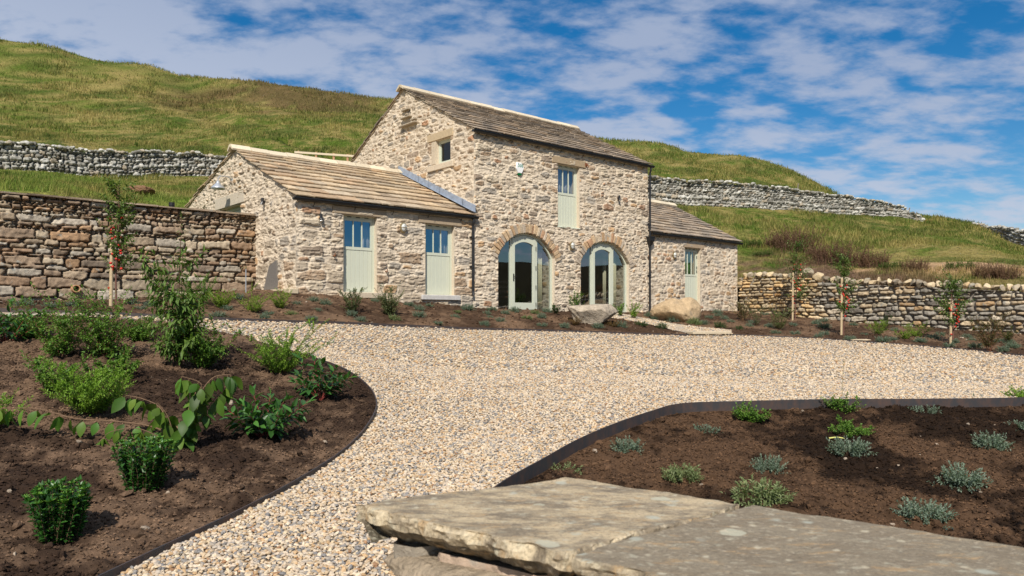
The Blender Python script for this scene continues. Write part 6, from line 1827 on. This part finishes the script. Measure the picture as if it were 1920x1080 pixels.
# viburnum with big hanging leaves on two long branches
p = Plant(52); x, y, z = gp(330, 838, .04)
mp = y / F
def vib(pts, nl, r0):
    P = [np.array(q, float) for q in pts]; P = np.array(smooth_line_3(P))
    p.stem([tuple(q) for q in P], r0, r0*.4, (.16, .10, .06), 6)
    n = len(P); seg = np.linspace(.12, .995, nl) * (n - 1)
    for j, t in enumerate(seg):
        i = min(int(t), n - 2); pos = P[i] + (P[i+1] - P[i]) * (t - i); tan = unit(P[i+1] - P[i])
        sd = unit(np.cross(tan, [0, 0, 1.]))
        for sg in (-1, 1):
            if p.rg.random() < .10: continue
            d = sd * sg * p.rg.uniform(.25, .8) + tan * p.rg.uniform(.1, .7) + np.array([0, 0, -p.rg.uniform(.5, 1.7)])
            Lf_ = p.rg.uniform(.105, .185); W_ = Lf_ * p.rg.uniform(.52, .66)
            up = np.array([0, -.7, .6]) + p.rg.normal(0, .75, 3)
            c = np.array([.058, .135, .020]) * p.rg.uniform(.55, 1.55) * np.array([p.rg.uniform(.9, 1.5), 1, .9])
            pe = pos + d / np.linalg.norm(d) * .02
            p.stem([tuple(pos), tuple(pe)], .0025, .002, (.18, .12, .06), 4)
            p.put(pe[None], d[None], up[None], np.array([Lf_]), np.array([W_]), c[None], hi=True, fold=.10, droop=.35)
def smooth_line_3(P):
    out = []; m = len(P)
    for i in range(m - 1):
        p0, p1, p2, p3 = P[max(i-1, 0)], P[i], P[i+1], P[min(i+2, m-1)]
        for k_ in range(6):
            t = k_ / 6; out.append(.5*((2*p1)+(-p0+p2)*t+(2*p0-5*p1+4*p2-p3)*t*t+(-p0+3*p1-3*p2+p3)*t**3))
    out.append(P[-1]); return out
def vp(px, py, dy=0.0):      # branch points as offsets from the foot
    return ((px - 330) * mp * (1 + dy/y), dy, (838 - py) * mp + .0)
vib([vp(330,838), vp(300,800,-.02), vp(230,785,-.06), vp(150,778,-.1), vp(85,760,-.12), vp(15,758,-.14)], 15, .009)
vib([vp(330,838), vp(345,795,.0), vp(370,740,.02), vp(395,705,.05), vp(425,700,.08)], 15, .009)
vib([vp(330,838), vp(350,790,-.05), vp(365,745,-.06), vp(385,715,-.08), vp(350,700,-.1)], 10, .007)
vib([vp(330,838), vp(310,790,.05), vp(290,760,.08), vp(255,745,.1), vp(225,740,.12)], 10, .007)
vib([vp(330,838), vp(310,815,-.08), vp(270,795,-.14), vp(225,800,-.16), vp(205,815,-.16)], 9, .006)
vib([vp(330,838), vp(318,780,-.02), vp(300,750,-.05)], 7, .006)
vib([vp(330,838), vp(360,800,.04), vp(392,750,.08), vp(412,722,.12)], 12, .006)
vib([vp(330,838), vp(350,780,.1), vp(352,735,.16), vp(335,712,.2)], 9, .006)
p.build('viburnum', (x, y, z - .02), 'low viburnum with big hanging pleated leaves on long sideways branches', 'shrub', M_LEAF)
for _o in COL.objects:
    if _o.parent and _o.parent.name == 'viburnum' and _o.name.startswith('foliage'): _o.data.polygons.foreach_set('use_smooth', np.full(len(_o.data.polygons), True))
# bed along the retaining wall and the low wing
place(shrub(53, .80, .2, 12, 30, .045, .02, *MID.values(), .3, .2, side=4, ang=1.0), 'wall_shrub', 372, 572, 'dark bluish shrub growing against the retaining wall behind the tall drooping shrub')
def feath(seed, H, n, hv=(.6, 1.05)): return shrub(seed, H, .2, n, 46, .022, .012, *LIME.values(), .55, .3, side=4, ang=1.0, r=.002, hvar=hv, wob=.6)
place(feath(54, .48, 22), 'feathery_bush', 414, 579, 'lime green feathery bush, the leftmost of the three by the gable')
place(feath(55, .46, 16, (.5, 1.5)), 'feathery_bush', 474, 586, 'lime green feathery bush with tall sprays below the standpipe')
place(feath(56, .40, 18, (.5, 1.6)), 'feathery_bush', 526, 579, 'lime green feathery bush below the threshold stone')
place(shrub(57, .62, .2, 16, 28, .040, .020, *GREYG.values(), .30, .15, side=3), 'variegated_shrub', 661, 587, 'small upright variegated shrub below the first half door')
place(shrub(58, .82, .2, 22, 30, .042, .020, *GREYG.values(), .36, .15, side=3), 'variegated_shrub', 731, 592, 'larger upright variegated shrub between the two half doors')
place(shrub(59, .82, .2, 14, 24, .06, .022, *MID.values(), .42, .15, side=3), 'glossy_shrub', 1076, 584, 'bushy shrub rising behind the flat boulder between the arches')
place(shrub(60, .42, .1, 6, 16, .06, .03, *DK.values(), .4, .2, side=1), 'glossy_shrub', 1042, 589, 'small dark plant at the right frame of the first arch')
place(shrub(61, .50, .1, 6, 16, .07, .032, *MID.values(), .35, .2, side=1), 'glossy_shrub', 1164, 593, 'fresh green plant before the second arch, left of a twin')
place(shrub(62, .60, .1, 7, 16, .07, .034, *BR.values(), .4, .2, side=1), 'glossy_shrub', 1187, 597, 'fresh green plant before the second arch, beside the gravel path')
p = shrub(63, .95, .2, 12, 26, .05, .022, (.05, .06, .02), (.14, .13, .045), .35, .15, side=3, start=.3, sc=(.30, .18, .09), r=.008)
place(p, 'wall_shrub', 1393, 602, 'rounded olive bush at the outer corner of the small wing')
place(shrub(64, .85, .2, 12, 30, .045, .02, *DK.values(), .3, .1, side=3), 'wall_shrub', 1452, 588, 'very dark upright bush against the weathered wall')
place(shrub(65, .75, .2, 10, 28, .035, .014, *GREYG.values(), .22, .1, side=2), 'wall_shrub', 1419, 612, 'narrow wispy grey green bush in front of the dark upright bush')
place(shrub(66, .82, .2, 16, 28, .04, .018, (.08, .12, .03), (.19, .22, .08), .33, .15, side=3), 'wall_shrub', 1461, 619, 'pale rounded bush just left of the first wall sapling')
place(feath(67, .62, 18), 'feathery_bush', 1647, 628, 'tall lime green feathery bush between the middle and last saplings')
place(feath(68, .42, 16), 'feathery_bush', 1696, 637, 'lower lime green feathery bush of the touching pair')
place(feath(69, .58, 18), 'feathery_bush', 1720, 634, 'taller lime green feathery bush of the touching pair')
place(shrub(70, .62, .2, 8, 22, .04, .018, *DK.values(), .3, .1, side=2), 'wall_shrub', 1662, 621, 'dark bush behind the tall lime green feathery bush')
place(shrub(71, 1.05, .25, 15, 28, .05, .02, (.035, .055, .016), (.13, .10, .035), .34, .2, side=4, sc=(.22, .08, .04)), 'wall_shrub', 1855, 657, 'reddish green open bush to the right of the last sapling')
place(shrub(72, .50, .1, 8, 20, .07, .02, (.035, .065, .016), (.13, .12, .03), .4, .3, side=1), 'wall_shrub', 1892, 642, 'small bronze tufted plant against the wall near the corner')
# sunken bed
place(shrub(73, .34, .15, 26, 26, .034, .02, *MID.values(), .62, .3, side=3, ang=1.0), 'box_bush', 1405, 796, 'small dense green bush near the straight edging', off=-.19)
p = shrub(74, .40, .15, 20, 26, .034, .018, *MID.values(), .55, .3, side=3, ang=1.0); p.twig((0, 0, .1), (.03, 0, 1), .68, 26, .03, .014, *MID.values(), (0, 0, 0), .8, .3, .004, sc=(.4, .32, .2))
place(p, 'cotoneaster', 1580, 784, 'green bush with one tall thin bare shoot by the straight edging', off=-.19)
place(shrub(75, .30, .3, 26, 24, .030, .018, *MID.values(), 1.25, .5, side=3, ang=1.0), 'cotoneaster', 1597, 820, 'low sprawling bush in front of the one with a thin shoot', off=-.19)
place(shrub(76, .42, .2, 24, 28, .036, .018, *BR.values(), .5, .3, side=3), 'box_bush', 1925, 770, 'yellow green bush cut by the picture edge at the end of the edging', off=-.19)
# brown tufts at the foot of the flat boulder
for (px, py, lab) in ((1080, 609, 'rusty brown tuft under the left end of the flat boulder'), (1150, 613, 'rusty brown tuft under the right end of the flat boulder')):
    place(shrub(77 + px, .30, .2, 26, 22, .04, .010, (.10, .055, .02), (.19, .12, .04), .7, .4, r=.002), 'heather_tuft', px, py, lab, 'plant')

# --- staked saplings with red berries
BERRY = [None]
def sapling(px, py, top, seed, label, stake_top, lean, wid, slabel):
    x, y, z = gp(px, py, .03); H = (py - top) * y / F
    rg = np.random.default_rng(seed); p = Plant(seed)
    root = empty('berry_sapling', (x, y, z - .05)); tag(root, label, 'tree', 'staked saplings with red berries')
    m = MB(); pts = [(lean*t*H + .02*math.sin(t*7+seed), .015*math.cos(t*6), t*H*.97) for t in np.linspace(0, 1, 12)]
    m.tube(pts, .020, .005, 7, (.16, .08, .06)); m.build('trunk', M_BARK, root)
    bran = []
    for i in range(50):
        t = rg.uniform(.26, .97); a = rg.uniform(0, 6.283); q = np.array([lean*t*H, 0, t*H*.97]); ln = wid * rg.uniform(.4, 1.1) * (1.25 - .8*abs(t - .55))
        P = p.twig(q, (math.cos(a), math.sin(a), .9), ln, 20, .105, .054, (.045, .09, .02), (.14, .21, .045), (0, 0, -.1), 1.0, .15, .004, hang=.25, wob=.5, sc=(.15, .08, .05)); bran.append(P)
    p.twig((lean*.8*H, 0, .8*H), (lean, 0, 1),   .2*H, 24, .085, .044, (.03, .065, .016), (.095, .15, .035), (0, 0, 0), .8, .1, .004)
    V, T, C = p.meshes(); cr = mesh_np('crown', V, T, M_LEAF, root, C, smooth=False)
    p.st.build('branches', M_BARK, root)
    for i in range(22):
        t = np.clip(rg.normal(.47, .12), .16, .72); a = rg.uniform(0, 6.283); r = rg.uniform(.06, .30*wid)
        if BERRY[0] is None:
            b = mesh_np('berry', ICO * .030, ICOF, M_BERRY, root); BERRY[0] = b
        else:
            b = BERRY[0].copy(); COL.objects.link(b); b.parent = root
        b.location = (lean*t*H + r*math.cos(a), -abs(r*math.sin(a)) - .04, t*H)
    hs = (py - stake_top) * y / F; sx = -9 * y / F * .8
    so = empty('wooden_stake', (x + sx, y - .06, z - .05)); tag(so, slabel, 'stake', 'tree stakes')
    m = MB(); m.tube([(0, 0, -.1), (.01, 0, hs*.5), (.02, 0, hs)], .034, .032, 8, (.50, .385, .235)); m.build('shaft', M_STAKE, so)
    m = MB(); m.tube([(.02, 0, hs), (.02, 0, hs + .02)], .032, .024, 8, (.62, .48, .28)); m.build('cut_top', M_STAKE, so)
    m = MB(); m.tube([(.0, -.04, hs*.86), (.12, -.03, hs*.87), (.14, .06, hs*.87), (.02, .05, hs*.86), (.0, -.04, hs*.86)], .010, None, 5, (.02, .02, .02)); m.build('tree_tie', M_BLACK, so)
sapling(218, 576, 335, 91, 'berried sapling in front of the brown retaining wall', 455, .02, .42, 'pale round stake holding the sapling by the retaining wall')
sapling(1492, 601, 452, 92, 'berried sapling nearest the small wing, against the weathered wall', 510, .01, .55, 'pale round stake of the sapling nearest the small wing')
sapling(1583, 630, 476, 93, 'middle berried sapling of the three along the weathered wall', 520, -.01, .52, 'pale round stake of the middle wall sapling')
sapling(1787, 643, 520, 94, 'berried sapling farthest from the barn along the weathered wall', 570, -.02, .52, 'pale round stake of the sapling farthest from the barn')
# young tree just outside the frame on the right, whose shadow streaks the sunken bed and whose leaf tip enters the picture
p = Plant(95); tx, ty = 3.55, 3.05; tz = float(yard(tx, ty)[0]) - .2
root = empty('young_tree', (tx, ty, tz)); tag(root, 'slim young tree at the edge whose shadow streaks the sunken bed', 'tree')
m = MB(); m.tube([(0, 0, 0), (.03, .02, .8), (0, .05, 1.7), (.05, .05, 2.5)], .026, .01, 7, (.15, .1, .07)); m.build('trunk', M_BARK, root)
for i in range(16):
    t = p.rg.uniform(.5, 1.0); a = p.rg.uniform(0, 6.283)
    p.twig((0, .05, 2.5*t), (math.cos(a), math.sin(a), .7), p.rg.uniform(.35, .75), 11, .10, .035, (.02, .05, .013), (.06, .11, .025), (0, 0, -.2), .9, .2, .005, hi=True, sc=(.15, .1, .07))
V, T, C = p.meshes(); mesh_np('crown', V, T, M_GLOSSY, root, C, smooth=False); p.st.build('branches', M_BARK, root)

# --- dead and dry growth on the bank behind the weathered wall
def dry_bush(seed, H, R, c0, c1, n=115):
    p = Plant(seed)
    for i in range(n):
        a = p.rg.uniform(0, 6.283); r = R * math.sqrt(p.rg.random())
        p.twig((r*math.cos(a), r*math.sin(a), 0), (p.rg.normal(0, .3), p.rg.normal(0, .3), 1), H * p.rg.uniform(.5, 1.1), 20, .10, .034, c0, c1, (p.rg.normal(0, .2), p.rg.normal(0, .2), 0), .8, .25, .008, wob=.5, sc=(.14, .075, .05))
    return p
DB = [dry_bush(111, 1.15, .8, (.085, .045, .03), (.20, .12, .075)), dry_bush(112, .85, .7, (.10, .055, .035), (.22, .14, .085)), dry_bush(113, .55, .8, (.04, .085, .016), (.09, .16, .03))]
DBO = [None]*3
for j, (px, Y, k, sc, lab) in enumerate([(1493, 34.5, 0, 1.15, 'largest heap of dead brown stalks behind the first wall sapling'), (1462, 36, 1, 1.0, 'dead brown stalks between the small wing and the first wall sapling'), (1532, 32.5, 1, .75, 'low brown dead growth between the first two wall saplings'),
      (1563, 31.2, 0, .95, 'tall rusty dead growth above the wall by the middle sapling'), (1600, 30.4, 0, .85, 'rusty dead growth above the wall right of the middle sapling'), (1640, 29.6, 1, .9, 'brown dead growth above the cope stones midway to the last sapling'),
      (1672, 28.6, 2, .6, 'bright green nettle clump peeping over the cope stones'), (1715, 27.8, 1, .7, 'brown dead growth behind the twin lime green bushes'), (1855, 25.2, 1, .75, 'brown dead growth in front of the bare sandy soil'), (1885, 24.8, 1, .65, 'low brown stalks at the far right above the wall'),
      (1410, 36.5, 2, .8, 'green weeds behind the corner of the small wing'), (1430, 34, 2, .6, 'low green weeds above the first cope stones'), (1520, 34.3, 2, .55, 'green weeds beside the largest heap of dead stalks'), (1800, 27.6, 2, .7, 'green weeds on the bank above the last sapling')]):
    x, y = bl(px, Y); z = float(ground_z(np.array([x]), np.array([y]))[0]) - .05
    g_ = 'dead growth and weeds on the bank'
    if DBO[k] is None: DBO[k] = DB[k].build('weed_clump', (x, y, z), lab, 'weeds', M_GRASS, rr.uniform(0, 6), sc, g_)
    else: dup(DBO[k], (x, y, z), rr.uniform(0, 6), sc * .92, lab, g_)
